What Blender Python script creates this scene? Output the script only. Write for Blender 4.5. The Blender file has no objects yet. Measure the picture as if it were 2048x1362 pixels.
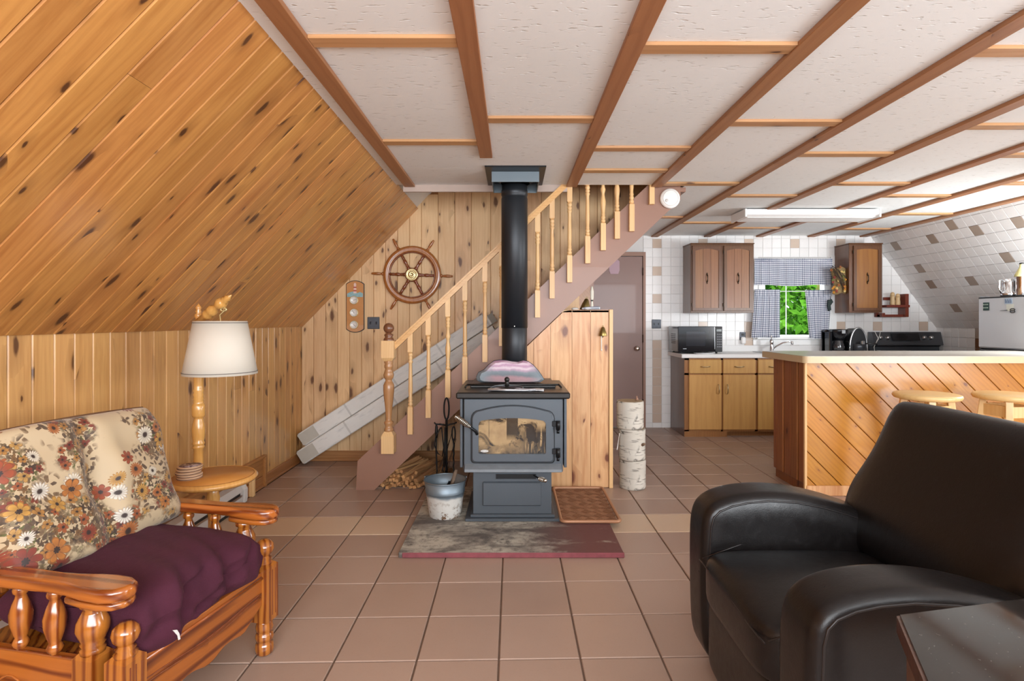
import bpy, bmesh, math, random
from mathutils import Vector, Matrix, Euler
R = math.radians
random.seed(7)
SC = bpy.context.scene
COL = SC.collection
# ---------------------------------------------------------------- camera, world, lights, exposure
F, CX, CY, EYE = 1107.0, 1024.5, 641.0, 1.255
cam_d = bpy.data.cameras.new('camera'); cam = bpy.data.objects.new('camera', cam_d); COL.objects.link(cam)
cam.location = (0, 0, EYE); cam.rotation_euler = (R(90), 0, 0)
cam_d.sensor_width = 36; cam_d.lens = F*36/2048; cam_d.shift_y = -(681-CY)/2048; cam_d.shift_x = -(CX-1024)/2048
cam_d.clip_start = 0.05
SC.camera = cam
w = bpy.data.worlds.new('daylight'); SC.world = w; w.use_nodes = True
bgn = w.node_tree.nodes['Background']; bgn.inputs[0].default_value = (0.80, 0.90, 1.0, 1); bgn.inputs[1].default_value = 1.6
def area(name, loc, rot, sx, sy, power, col=(1, 1, 1)):
    l = bpy.data.lights.new(name, 'AREA'); l.shape = 'RECTANGLE'; l.size = sx; l.size_y = sy; l.energy = power; l.color = col
    o = bpy.data.objects.new(name, l); COL.objects.link(o); o.location = loc; o.rotation_euler = rot; return o
# daylight through the glazed front of the house (behind the camera), the patio door on the right and the kitchen window
area('front_window_daylight', (0.9, -1.45, 1.56), (R(90), 0, 0), 4.6, 1.25, 160, (0.93, 0.965, 1.0))
area('side_door_daylight', (4.80, 1.0, 1.15), (R(90), 0, R(74)), 2.4, 1.8, 125, (0.93, 0.97, 1.0))
area('kitchen_window_daylight', (3.28, 7.0, 2.75), (R(-50), 0, 0), 1.2, 0.8, 95, (0.95, 1.0, 0.97))
sun_d = bpy.data.lights.new('sun', 'SUN'); sun_d.energy = 3.2; sun_d.angle = R(1); sun_d.color = (1, 0.96, 0.88)
sun = bpy.data.objects.new('sun', sun_d); COL.objects.link(sun); sun.rotation_euler = Vector((.25, -.5, .83)).to_track_quat('Z', 'Y').to_euler()
area('kitchen_side_fill', (4.50, 3.88, 1.42), Vector((1.5, -2.3, .5)).to_track_quat('Z', 'Y').to_euler(), 0.6, 0.5, 40, (0.93, 0.97, 1.0))  # added fill lamp to brighten the kitchen tiles, no window modelled here
area('stairwell_fill', (0.1, 4.5, 3.5), (0, 0, 0), 1.2, 0.6, 36, (1, 0.97, 0.93))  # added fill lamp for the stair wall and cartons, not a real opening
SC.view_settings.view_transform = 'Standard'; SC.view_settings.look = 'None'
SC.view_settings.gamma = 1; SC.view_settings.use_curve_mapping = False
SC.view_settings.exposure = 0.5
SC.cycles.max_bounces = 8; SC.cycles.diffuse_bounces = 5; SC.cycles.glossy_bounces = 4
SC.cycles.caustics_reflective = False; SC.cycles.caustics_refractive = False
SC.cycles.sample_clamp_indirect = 6

def P(px, py, Y): return Vector(((px-CX)/F*Y, Y, EYE-(py-CY)/F*Y))
def XX(px, Y): return (px-CX)/F*Y
def ZZ(py, Y): return EYE-(py-CY)/F*Y
# ---------------------------------------------------------------- mesh helpers
class MB:
    def __init__(s): s.v=[]; s.f=[]; s.sm=[]; s.uv={}
    def add(s, vs, fs, smooth=False, M=None):
        o=len(s.v)
        for p in vs:
            p=Vector(p)
            s.v.append(M@p if M is not None else p)
        for f in fs: s.f.append(tuple(i+o for i in f)); s.sm.append(smooth)
        return s
    def box(s, x0,x1,y0,y1,z0,z1, M=None):
        vs=[(x,y,z) for z in (z0,z1) for y in (y0,y1) for x in (x0,x1)]
        return s.add(vs,[(0,2,3,1),(4,5,7,6),(0,1,5,4),(2,6,7,3),(0,4,6,2),(1,3,7,5)],False,M)
    def cbox(s, x0,x1,y0,y1,z0,z1,c=0.004, M=None, smooth=False):
        c=min(c,(x1-x0)*.49,(y1-y0)*.49,(z1-z0)*.49)
        X=(x0,x1);Y=(y0,y1);Z=(z0,z1); vs=[];idx={}
        for i in (0,1):
            for j in (0,1):
                for k in (0,1):
                    dx=c*(1-2*i);dy=c*(1-2*j);dz=c*(1-2*k)
                    for a,p in enumerate(((X[i],Y[j]+dy,Z[k]+dz),(X[i]+dx,Y[j],Z[k]+dz),(X[i]+dx,Y[j]+dy,Z[k]))):
                        idx[i,j,k,a]=len(vs);vs.append(p)
        fs=[]
        for i in (0,1):
            q=[idx[i,0,0,0],idx[i,0,1,0],idx[i,1,1,0],idx[i,1,0,0]]; fs.append(q if i==0 else q[::-1])
            q=[idx[0,i,0,1],idx[1,i,0,1],idx[1,i,1,1],idx[0,i,1,1]]; fs.append(q if i==0 else q[::-1])
            q=[idx[0,0,i,2],idx[0,1,i,2],idx[1,1,i,2],idx[1,0,i,2]]; fs.append(q if i==0 else q[::-1])
        for i in (0,1):
            for j in (0,1):
                q=[idx[i,j,0,0],idx[i,j,1,0],idx[i,j,1,1],idx[i,j,0,1]]; fs.append(q if (i+j)%2==0 else q[::-1])
                q=[idx[i,0,j,0],idx[i,0,j,2],idx[i,1,j,2],idx[i,1,j,0]]; fs.append(q if (i+j)%2==0 else q[::-1])
                q=[idx[0,i,j,1],idx[1,i,j,1],idx[1,i,j,2],idx[0,i,j,2]]; fs.append(q if (i+j)%2==0 else q[::-1])
        for i in (0,1):
            for j in (0,1):
                for k in (0,1):
                    q=[idx[i,j,k,0],idx[i,j,k,1],idx[i,j,k,2]]; fs.append(q if (i+j+k)%2==0 else q[::-1])
        return s.add(vs,fs,smooth,M)
    def prism(s, poly, h0, h1, axis='z', M=None, smooth=False):
        n=len(poly)
        def mk(a,b,h): return {'z':(a,b,h),'y':(a,h,b),'x':(h,a,b)}[axis]
        vs=[mk(a,b,h0) for a,b in poly]+[mk(a,b,h1) for a,b in poly]
        o=len(s.v); s.add(vs,[tuple(range(n))[::-1],tuple(range(n,2*n))],False,M)
        for i in range(n):
            j=(i+1)%n; s.f.append((o+i,o+j,o+n+j,o+n+i)); s.sm.append(smooth)
        return s
    def lathe(s, prof, seg=16, M=None, smooth=True, cap=True, a0=0.0, sq=1.0):
        vs=[];n=len(prof)
        for r,z in prof:
            for k in range(seg):
                a=a0+2*math.pi*k/seg; vs.append((r*math.cos(a),r*math.sin(a)*sq,z))
        fs=[]
        for i in range(n-1):
            for k in range(seg):
                k2=(k+1)%seg; fs.append((i*seg+k,i*seg+k2,(i+1)*seg+k2,(i+1)*seg+k))
        o=len(s.f); s.add(vs,fs,smooth,M)
        if cap:
            b=len(s.v)-n*seg
            s.f.append(tuple(b+k for k in range(seg))[::-1]); s.sm.append(False)
            s.f.append(tuple(b+(n-1)*seg+k for k in range(seg))); s.sm.append(False)
        return s
    def tube(s, pts, r, seg=8, M=None, cap=True, closed=False, flat=1.0):
        pts=[Vector(p) for p in pts]; n=len(pts)
        rs=r if isinstance(r,(list,tuple)) else [r]*n
        up=None; vs=[]
        for i in range(n):
            if closed: t=pts[(i+1)%n]-pts[i-1]
            else: t=pts[min(i+1,n-1)]-pts[max(i-1,0)]
            if t.length<1e-9: t=Vector((0,0,1))
            t.normalize()
            if up is None:
                up=Vector((0,0,1)) if abs(t.z)<.9 else Vector((0,1,0))
            a=t.cross(up)
            if a.length<1e-6: a=t.orthogonal()
            a.normalize(); b=t.cross(a).normalized(); up=-b if False else b*-1
            for k in range(seg):
                an=2*math.pi*k/seg; vs.append(pts[i]+a*(rs[i]*math.cos(an))+b*(rs[i]*flat*math.sin(an)))
        fs=[]
        m=n if closed else n-1
        for i in range(m):
            i2=(i+1)%n
            for k in range(seg):
                k2=(k+1)%seg; fs.append((i*seg+k,i2*seg+k,i2*seg+k2,i*seg+k2))
        s.add(vs,fs,True,M)
        if cap and not closed:
            b=len(s.v)-n*seg
            s.f.append(tuple(b+k for k in range(seg))); s.sm.append(False)
            s.f.append(tuple(b+(n-1)*seg+k for k in range(seg))[::-1]); s.sm.append(False)
        return s
    def grid(s, nu, nv, fn, M=None, smooth=True, uvs=True, wrap=False):
        vs=[];o=len(s.v)
        for j in range(nv+1):
            for i in range(nu+1):
                vs.append(fn(i/nu,j/nv))
        fs=[]; W=nu+1
        for j in range(nv):
            for i in range(nu): fs.append((j*W+i,j*W+i+1,(j+1)*W+i+1,(j+1)*W+i))
        s.add(vs,fs,smooth,M)
        if uvs:
            for j in range(nv+1):
                for i in range(nu+1): s.uv[o+j*W+i]=(i/nu,j/nv)
        return s
    def ball(s, c, r, seg=12, rings=8, M=None, sx=1, sy=1, sz=1):
        prof=[(max(1e-4,math.sin(math.pi*i/rings))*r,-math.cos(math.pi*i/rings)*r) for i in range(rings+1)]
        m=Matrix.Translation(c)@Matrix.Diagonal((sx,sy,sz,1))
        return s.lathe(prof,seg,(M@m) if M is not None else m,True,False)
    def mesh(s, name):
        me=bpy.data.meshes.new(name); me.from_pydata([tuple(p) for p in s.v],[],s.f)
        me.polygons.foreach_set('use_smooth',s.sm)
        if s.uv:
            l=me.uv_layers.new(name='UVMap')
            for lp in me.loops: l.data[lp.index].uv=s.uv.get(lp.vertex_index,(0,0))
        me.update(); return me
def link(name, me, mat=None, parent=None, loc=None, rot=None):
    o=bpy.data.objects.new(name, me); COL.objects.link(o)
    if mat is not None and not me.materials: me.materials.append(mat)
    if parent is not None: o.parent=parent
    if loc is not None: o.location=loc
    if rot is not None: o.rotation_euler=rot
    return o
def obj(name, mb, mat, parent=None, loc=None, rot=None, label=None):
    bm=bmesh.new(); me=mb.mesh(name); bm.from_mesh(me); bmesh.ops.recalc_face_normals(bm,faces=bm.faces); bm.to_mesh(me); bm.free()
    o=link(name,me,mat,parent,loc,rot)
    if label: o['label']=label
    return o
def thing(name, label, cat, loc=(0,0,0), rot=(0,0,0), group=None):
    o=bpy.data.objects.new(name,None); COL.objects.link(o); o.location=loc; o.rotation_euler=rot; o.empty_display_size=.05
    o['label']=label; o['category']=cat
    if group: o['group']=group
    return o
def tag(o,label,cat,group=None):
    o['label']=label;o['category']=cat
    if group:o['group']=group
    return o
def struct(o,label=None):
    o['kind']='structure'
    if label:o['label']=label
    return o
def stuff(o): o['kind']='stuff'; return o
def subsurf(o,l=2):
    m=o.modifiers.new('s','SUBSURF');m.levels=l;m.render_levels=l;return o
def bevel(o,wd=.004,seg=2):
    m=o.modifiers.new('b','BEVEL');m.width=wd;m.segments=seg;m.limit_method='ANGLE';m.angle_limit=R(40);return o
# ---------------------------------------------------------------- materials
def lin(h):
    h=h.lstrip('#'); c=[int(h[i:i+2],16)/255 for i in (0,2,4)]
    return tuple((x/12.92 if x<=.04045 else ((x+.055)/1.055)**2.4) for x in c)+(1,)
class NT:
    def __init__(s,name):
        s.m=bpy.data.materials.new(name); s.m.use_nodes=True; s.t=s.m.node_tree; s.b=s.t.nodes['Principled BSDF']
    def n(s,typ,ins=None,**kw):
        nd=s.t.nodes.new('ShaderNode'+typ)
        for k,v in kw.items(): setattr(nd,k,v)
        for k,v in (ins or {}).items(): s.set(nd,k,v)
        return nd
    def set(s,nd,k,v):
        i=nd.inputs[k]
        if isinstance(v,bpy.types.NodeSocket): s.t.links.new(v,i)
        elif isinstance(v,bpy.types.Node): s.t.links.new(v.outputs[0],i)
        else: i.default_value=v
    def math(s,op,a,b=0.0,c=None,clamp=False):
        nd=s.n('Math',{0:a,1:b},operation=op); nd.use_clamp=clamp
        if c is not None: s.set(nd,2,c)
        return nd.outputs[0]
    def mix(s,fac,a,b,blend='MIX'):
        nd=s.n('Mix',data_type='RGBA',blend_type=blend); s.set(nd,0,fac); s.set(nd,6,a); s.set(nd,7,b); return nd.outputs[2]
    def ramp(s,fac,stops,interp='LINEAR'):
        nd=s.n('ValToRGB',{0:fac}); cr=nd.color_ramp; cr.interpolation=interp
        while len(cr.elements)<len(stops): cr.elements.new(.5)
        for e,(p,c) in zip(cr.elements,stops): e.position=p; e.color=c if len(c)==4 else tuple(c)+(1,)
        return nd.outputs[0]
    def noise(s,vec,scale,detail=3,rough=.5,dist=0.0,dim='3D'):
        return s.n('TexNoise',{'Vector':vec,'Scale':scale,'Detail':detail,'Roughness':rough,'Distortion':dist},noise_dimensions=dim).outputs[0]
    def mapr(s,v,a,b,c=0.0,d=1.0):
        nd=s.n('MapRange',{0:v,1:a,2:b,3:c,4:d}); return nd.outputs[0]
    def bump(s,h,strength=.3,dist=.002):
        nd=s.n('Bump',{'Height':h,'Strength':strength,'Distance':dist}); s.t.links.new(nd.outputs[0],s.b.inputs['Normal']); return nd
    def out(s,color=None,rough=None,**kw):
        if color is not None: s.set(s.b,'Base Color',color)
        if rough is not None: s.set(s.b,'Roughness',rough)
        for k,v in kw.items(): s.set(s.b,k.replace('_',' '),v)
        return s.m
BW=lambda v:(v,v,v,1)
def plain(name,h,rough=.5,metal=0.0,mottle=.12,scale=8,coat=0.0,bump=0.0,spec=.5,bscale=None):
    t=NT(name); c=lin(h); tc=t.n('TexCoord').outputs['Object']
    nz=t.noise(tc,scale,4)
    a=tuple(x*(1-mottle) for x in c[:3])+(1,); b=tuple(min(1,x*(1+mottle)) for x in c[:3])+(1,)
    t.out(t.mix(nz,a,b),rough,Metallic=metal,Coat_Weight=coat)
    t.set(t.b,'Specular IOR Level',spec)
    if bump: t.bump(t.noise(tc,bscale or scale*12,3),bump,.002)
    return t.m
def wood(name,base,dark,knot='#4a2413',axis='z',kx=9.0,kz=3.4,prob=.55,ksize=.11,rough=.38,coat=.25,gx=70,grain=.55,var=.18,rnd=True,streak=.35,bump=.12,ring=None):
    """planed, varnished softwood: grain along one local axis, rings and dark knots; every piece cut from another spot"""
    t=NT(name); tc=t.n('TexCoord').outputs['Object']; sp=t.n('SeparateXYZ',{0:tc}); x,y,z=sp.outputs
    if axis=='x': x,y,z=y,z,x
    elif axis=='y': x,y,z=x,z,y
    r=t.n('ObjectInfo').outputs['Random'] if rnd else 0.0
    ox=t.math('MULTIPLY',r,37.7) if rnd else 0.0; oz=t.math('MULTIPLY',r,91.3) if rnd else 0.0
    X=t.math('ADD',t.math('ADD',x,t.math('MULTIPLY',y,.8)),ox); Z=t.math('ADD',z,oz)
    kv=t.n('CombineXYZ',{0:t.math('MULTIPLY',X,kx),1:t.math('MULTIPLY',Z,kz)}).outputs[0]
    wob=t.n('TexNoise',{'Vector':kv,'Scale':2.5,'Detail':2.0},noise_dimensions='2D').outputs[1]
    kv2=t.n('VectorMath',{0:kv,1:t.n('VectorMath',{0:wob,1:(.16,.16,0)},operation='MULTIPLY').outputs[0]},operation='ADD').outputs[0]
    vo=t.n('TexVoronoi',{'Vector':kv2,'Scale':1.0,'Randomness':1.0},voronoi_dimensions='2D',feature='F1')
    d=vo.outputs['Distance']; vc=t.n('SeparateColor',{0:vo.outputs['Color']})
    cl_=t.mapr(t.n('TexNoise',{'Vector':kv,'Scale':.33,'Detail':1.0},noise_dimensions='2D').outputs[0],.38,.62,.15,1.25)
    on=t.math('LESS_THAN',vc.outputs[0],t.math('MULTIPLY',cl_,prob)); size=t.math('MULTIPLY_ADD',t.math('POWER',vc.outputs[1],1.8),ksize*1.0,ksize*.35)
    k=t.math('DIVIDE',d,size)
    core=t.math('MULTIPLY',t.mapr(k,.55,1.0,1,0),on); halo=t.math('MULTIPLY',t.mapr(k,.8,3.0,1,0),on)
    # grain
    warp=t.math('MULTIPLY',t.mapr(k,0,5.5,1,0),t.math('MULTIPLY',on,.012))
    lowv=t.n('CombineXYZ',{0:t.math('MULTIPLY',X,6.0),1:t.math('MULTIPLY',y,6.0),2:t.math('MULTIPLY',Z,.9)}).outputs[0]
    low=t.noise(lowv,1.0,3)
    ph=t.math('ADD',t.math('ADD',X,t.math('MULTIPLY',low,.11)),warp)
    g1=t.math('SINE',t.math('MULTIPLY',ph,gx*6.28*.55))
    g1=t.mapr(g1,-.2,1.0,0,1)
    fv=t.n('CombineXYZ',{0:t.math('MULTIPLY',ph,gx*3.3),1:t.math('MULTIPLY',y,60.0),2:t.math('MULTIPLY',Z,3.0)}).outputs[0]
    fine=t.noise(fv,1.0,4,.6)
    g=t.math('ADD',t.math('MULTIPLY',g1,grain*.5 if ring is None else ring),t.math('MULTIPLY',fine,grain*.7),clamp=True)
    sv=t.n('CombineXYZ',{0:t.math('MULTIPLY',X,16.0),1:0.0,2:t.math('MULTIPLY',Z,1.5)}).outputs[0]
    st=t.mapr(t.noise(sv,1.0,4,.65,.7),.46,.74)
    c=t.mix(g,lin(base),lin(dark)); c=t.mix(t.math('MULTIPLY',st,streak),c,lin(dark))
    kk=lin(knot); c=t.mix(t.math('MULTIPLY',halo,.42),c,tuple(a*.5+b*.5 for a,b in zip(kk,lin(dark))))
    c=t.mix(t.math('MULTIPLY',core,.88),c,kk)
    if rnd:
        v=t.math('MULTIPLY_ADD',r,var,1-var*.5)
        hs=t.n('HueSaturation',{'Color':c,'Value':v,'Hue':t.math('MULTIPLY_ADD',t.math('FRACT',t.math('MULTIPLY',r,7.77)),.007,.4965)}); c=hs.outputs[0]
    t.out(c,t.math('MULTIPLY_ADD',fine,.14,rough-.07),Coat_Weight=coat); t.set(t.b,'Coat Roughness',.18)
    if bump: t.bump(t.math('ADD',g,t.math('MULTIPLY',core,-1.0)),bump,.0012)
    return t.m
M={}
M['slope_pine']=wood('slope_pine','#c88f4e','#9c602b','#3e1f12',prob=.85,ksize=.15,rough=.34,coat=.35,var=.26,streak=.85,ring=.14)
M['knee_pine']=wood('knee_pine','#d8a96c','#b27f46','#4a2816',prob=.95,ksize=.15,rough=.35,coat=.3,var=.18,streak=.75,ring=.14)
M['wall_pine']=wood('wall_pine','#ecca9c','#d0a272','#5a3420',prob=1.0,ksize=.17,rough=.5,coat=.1,var=.15,streak=.6,ring=.14)
M['partition_pine']=wood('partition_pine','#e6b888','#bf7c48','#6a2f1c',prob=1.1,ksize=.17,kx=6.5,kz=3.4,rough=.45,coat=.15,var=.12,streak=1.0,gx=45,ring=.15)
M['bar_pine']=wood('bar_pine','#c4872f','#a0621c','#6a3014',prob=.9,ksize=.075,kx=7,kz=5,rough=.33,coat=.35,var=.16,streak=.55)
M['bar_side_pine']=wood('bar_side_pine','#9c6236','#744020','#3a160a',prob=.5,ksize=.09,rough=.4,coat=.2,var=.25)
M['beam']=wood('beam_stain','#a2704a','#865434','#3c1b0d',prob=.35,ksize=.12,axis='y',rough=.5,coat=.05,var=.14,gx=40)
M['strip']=wood('strip_pine','#c4966a','#a67848','#4a2613',prob=.4,ksize=.12,axis='x',rough=.5,coat=.05,var=.2,gx=40)
M['base_trim']=wood('base_trim','#b07a45','#8c562b','#3c1c0c',prob=.4,rough=.4,axis='y',var=.1)
M['base_trim_x']=wood('base_trim_x','#b88a58','#8c562b','#3c1c0c',prob=.4,rough=.4,axis='x',var=.1)
M['baluster']=wood('baluster_pine','#e6c08a','#d0a066','#9a6a3a',prob=.15,rough=.45,coat=.1,var=.12,gx=90,grain=.4)
M['rail_pine']=wood('rail_pine','#deb173','#c48d4e','#9a6a3a',prob=.1,axis='x',rough=.4,coat=.2,var=.08,gx=90)
M['newel_turn']=wood('newel_turned','#b98c5e','#9c6e42','#5c3418',prob=.1,rough=.35,coat=.3,var=.02,gx=90,grain=.4)
M['newel_ball']=wood('newel_ball','#7e543a','#61391f','#40200f',prob=.1,rough=.35,coat=.3,var=.02,gx=90,grain=.4)
M['chair_pine']=wood('chair_pine','#bd752f','#6a2c0e','#3a1608',prob=.2,ksize=.12,rough=.14,coat=.8,var=.08,gx=60,grain=.5,ring=.75,streak=.5,kx=7,bump=.05)
M['chair_pine_x']=wood('chair_pine_x','#b86a2a','#66280c','#3a1608',prob=.2,ksize=.12,rough=.14,coat=.8,var=.06,gx=48,grain=.5,ring=.75,streak=.5,axis='x',bump=.05)
M['chair_pine_y']=wood('chair_pine_y','#a85c22','#5a220a','#3a1608',prob=.2,ksize=.12,rough=.14,coat=.8,var=.06,gx=44,grain=.5,ring=.8,streak=.5,axis='y',bump=.05)
M['lamp_maple']=wood('lamp_maple','#d9a35c','#c0853f','#8a5a2a',prob=.05,rough=.2,coat=.5,var=.04,gx=80,grain=.4)
M['table_maple']=wood('table_maple','#c98a44','#b47436','#8a5a2a',prob=.0,rough=.3,coat=.3,var=.04,axis='x',gx=50,grain=.3)
M['wheel_wood']=wood('wheel_wood','#a86a35','#854820','#4a2412',prob=.2,rough=.22,coat=.5,var=.06,gx=50)
M['wheel_dark']=wood('wheel_dark','#8a4a2a','#5e2c16','#3a180c',prob=.1,rough=.22,coat=.5,var=.06,gx=50)
M['oak_dark']=wood('oak_cabinet','#6c4425','#482c15','#3a2012',prob=.0,rough=.32,coat=.3,var=.08,gx=60,streak=.5)
M['oak_panel']=wood('oak_panel','#8f5f38','#704626','#4a2a18',prob=.0,rough=.35,coat=.25,var=.1,gx=60,streak=.5)
M['oak_gold']=wood('oak_gold','#a06a30','#7c4a1e','#6a3a18',prob=.1,rough=.33,coat=.25,var=.1,gx=36,streak=.5)
M['base_door']=wood('base_cabinet_door','#c79a58','#ac7c40','#7a4a1e',prob=.0,rough=.45,coat=.15,var=.1,gx=30,streak=.7,grain=.35)
M['base_frame']=wood('base_cabinet_frame','#9c6a3c','#80502a','#4a2a14',prob=.0,rough=.45,coat=.1,var=.05)
M['stool']=wood('stool_pine','#e0bd84','#cca066','#a07040',prob=.0,rough=.4,coat=.2,var=.04)
M['kindling']=wood('kindling','#c89a68','#9a6a40','#5a3418',prob=.2,rough=.8,coat=0,var=.5,gx=90,axis='x')
M['shelf_red']=wood('shelf_mahogany','#7c3420','#5c2214','#3a140c',prob=.0,rough=.4,coat=.2,var=.04)
def wood_end():
    t=NT('kindling_end'); return t.out(lin('#d8b080'),.8)
# ceiling board: pale, with fine combed dashes
t=NT('ceiling_board'); tc=t.n('TexCoord').outputs['Object']
v=t.n('Mapping',{'Vector':tc,'Scale':(22,70,1)}).outputs[0]
nz=t.noise(v,1.0,2,.5); pit=t.mapr(nz,.63,.72)
big=t.noise(tc,1.3,3)
c=t.mix(big,lin('#e0e1df'),lin('#eceeee')); c=t.mix(t.math('MULTIPLY',pit,.35),c,lin('#a9a49c'))
t.bump(t.math('MULTIPLY',pit,-1.0),.5,.004); M['ceiling']=t.out(c,.9)
M['white_wall']=plain('white_plaster','#dfdcd6',.9,mottle=.03)
def tile_mat(name,a,b,light=None,rough=.3,pitch=None,mott=.5,coat=0.0):
    t=NT(name); tc=t.n('TexCoord').outputs['Object']; geo=t.n('NewGeometry').outputs['Position']
    if pitch:
        sp=t.n('SeparateXYZ',{0:geo}); ix=t.math('FLOOR',t.math('DIVIDE',t.math('ADD',sp.outputs[0],.05),pitch)); iy=t.math('FLOOR',t.math('DIVIDE',t.math('SUBTRACT',t.math('SUBTRACT',sp.outputs[1],2.05),t.math('MULTIPLY',sp.outputs[0],.024)),pitch))
        r=t.n('TexWhiteNoise',{0:t.n('CombineXYZ',{0:ix,1:iy}).outputs[0]},noise_dimensions='2D').outputs[0]
    else: r=t.n('ObjectInfo').outputs['Random']
    nz=t.noise(geo,5,5,.6); fine=t.noise(geo,160,2)
    f=t.math('ADD',t.math('MULTIPLY',r,1-mott),t.math('MULTIPLY',nz,mott),clamp=True)
    c=t.mix(f,lin(a),lin(b)); c=t.mix(t.math('MULTIPLY',t.mapr(fine,.62,.75),.25),c,tuple(x*.6 for x in lin(a)[:3])+(1,))
    t.bump(t.noise(geo,40,3),.08,.002)
    return t.out(c,t.math('MULTIPLY_ADD',nz,.2,rough-.1),Coat_Weight=coat)
M['floor_tile']=tile_mat('terracotta_tile','#9c8374','#b09787',pitch=.3033,rough=.36)
M['floor_tile_light']=tile_mat('sand_tile','#c3aa90','#d0b79c',pitch=.3033,rough=.34)
M['grout']=plain('brown_grout','#6b5546',.9,mottle=.3,scale=30)
M['white_tile']=tile_mat('white_glazed_tile','#eceae8','#f4f3f2',rough=.13,mott=.3)
M['beige_tile']=tile_mat('beige_glazed_tile','#c9b4a2','#d3c0b0',rough=.13,mott=.3)
M['tan_tile']=tile_mat('tan_glazed_tile','#a59486','#b2a294',rough=.13,mott=.3)
M['brown_tile']=tile_mat('brown_glazed_tile','#7a5238','#85603f',rough=.13,mott=.3)
M['wall_grout']=plain('pale_grout','#d8d6d4',.9,mottle=.04)
M['brown_paint']=plain('brown_satin_paint','#936e5c',.42,mottle=.05,scale=3,coat=.1)
M['door_paint']=plain('door_brown_paint','#84645a',.38,mottle=.05,scale=3,coat=.15)
M['white_paint']=plain('white_gloss_paint','#efefee',.3,mottle=.02)
# ================================================================ the room
XL, XR, YB, YS, YO, ZC = -1.889, 4.974, 6.49, 4.96, 4.06, 2.25   # left knee wall, right knee wall, kitchen wall, stair wall, stair opening edge, ceiling
YF = -1.6
# floor and its tiles
m=MB().box(XL-.1,XR+.1,YF,YB+.1,-.1,-.006)
floor=struct(obj('floor',m,M['grout']),'tiled floor of square terracotta tiles with brown joints')
TP=.3033; TX0=-.05; TY0=2.05; SH=.024
def tile_mesh(name,p,th,gap,sh=0.0,c=.0025):
    h=p/2-gap/2; m=MB(); q=[(-h,-h),(h,-h),(h,h),(-h,h)]; qi=[(a*(1-c/h),b*(1-c/h)) for a,b in q]
    vs=[(a,b+a*sh,0) for a,b in q]+[(a,b+a*sh,th-c) for a,b in q]+[(a,b+a*sh,th) for a,b in qi]
    fs=[(8,9,10,11)]+[(i,(i+1)%4,4+(i+1)%4,4+i) for i in range(4)]+[(4+i,4+(i+1)%4,8+(i+1)%4,8+i) for i in range(4)]
    m.add(vs,fs); return m
tmesh={k:tile_mesh('tile',TP,.009,.007,SH).mesh('floor_tile') for k in ('a','b')}
tmesh['a'].materials.append(M['floor_tile']); tmesh['b'].materials.append(M['floor_tile_light'])
tiles=[]
for i in range(-7,18):
    for j in range(-13,16):
        x=TX0+TP*(i+.5); y=TY0+TP*(j+.5)+SH*x
        if x-TP/2<XL-.02 or x+TP/2>XR+.16 or y-TP/2<YF or y+TP/2>YB+.25: continue
        tiles.append((x,y,i,j))
def in_view(x,y,z=0,mg=40):
    if y<.5: return False
    px=CX+x*F/y; py=CY+(EYE-z)*F/y
    return -mg<px<2048+mg and -mg<py<1362+mg
def covered(x,y):
    return (2.2<x and 4.0<y<4.9) or (x>2.0 and y>6.0) or (-.9<x<1.0 and 4.3<y<5.6 and x>-.6) or (y>5.05 and x<.95) or (y>3.3 and x>4.3)
vis=sorted([t_ for t_ in tiles if in_view(t_[0],t_[1]+.1) and not covered(t_[0],t_[1])],key=lambda t_:t_[1])[:298]
visset=set((t_[2],t_[3]) for t_ in vis)
rest=MB()
def lightrow(i,j): return (j==4 and (i<=-3 or i>=2)) or (j==3 and i<=-6)
for x,y,i,j in tiles:
    if (i,j) in visset:
        link('floor_tile',tmesh['b' if lightrow(i,j) else 'a'],None,floor,(x,y,-.009))
    else:
        rest.v_off=len(rest.v); tm=tile_mesh('t',TP,.009,.007,SH)
        rest.add(tm.v,tm.f,False,Matrix.Translation((x,y,-.009)))
o=obj('far_floor_tiles',rest,M['floor_tile'],floor); stuff(o)
# ceiling with opening over the stair
OXa,OXb=-.88,1.275
m=MB()
for a in ((XL+.9,4.35,YF,YO,ZC,ZC+.14),(OXb,4.35,YO,YB+.1,ZC,ZC+.14),(XL+.9,OXa,YO,YS+.1,ZC+.0,ZC+.14),(XL+.9,OXb,YS+.06,YB+.1,ZC,ZC+.14)): m.box(*a)
ceiling=struct(obj('ceiling',m,M['ceiling']),'pale textured ceiling board crossed by stained pine battens')
o=struct(obj('trim_1',MB().box(-.80,.42,YO+.0,YO+.02,ZC-.05,ZC+.02),plain('taupe_lip','#b7a59a',.7)),'white lip along the edge of the stair opening')
BX=[-.75,-.157,.434,1.056,1.668,2.285,2.895,3.50,4.11]
BW_=.076
for i,x in enumerate(BX):
    y1=YO-.01 if x<1.2 else YB
    if i==1: y1=3.33
    y=y1
    segs=[(-1.2,y1)] if i!=4 else [(-1.2,3.46),(3.465,y1)]
    for a,b in segs:
        L=b-a; m=MB().cbox(-BW_/2,BW_/2,-L/2,L/2,-.019,0,.002)
        o=obj('ceiling_batten',m,M['beam'],ceiling,(x,(a+b)/2,ZC))
CS={0:[1.956,3.067,.75],1:[2.72,1.5,.3],2:[2.005,3.18,3.65,.8],3:[2.766,4.0,5.3,1.5],4:[2.03,3.29,4.39,5.6,.85],5:[2.816,4.0,5.92,1.5],6:[3.31,4.39,2.05,5.5],7:[3.99,5.14,5.98,2.8]}
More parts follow.
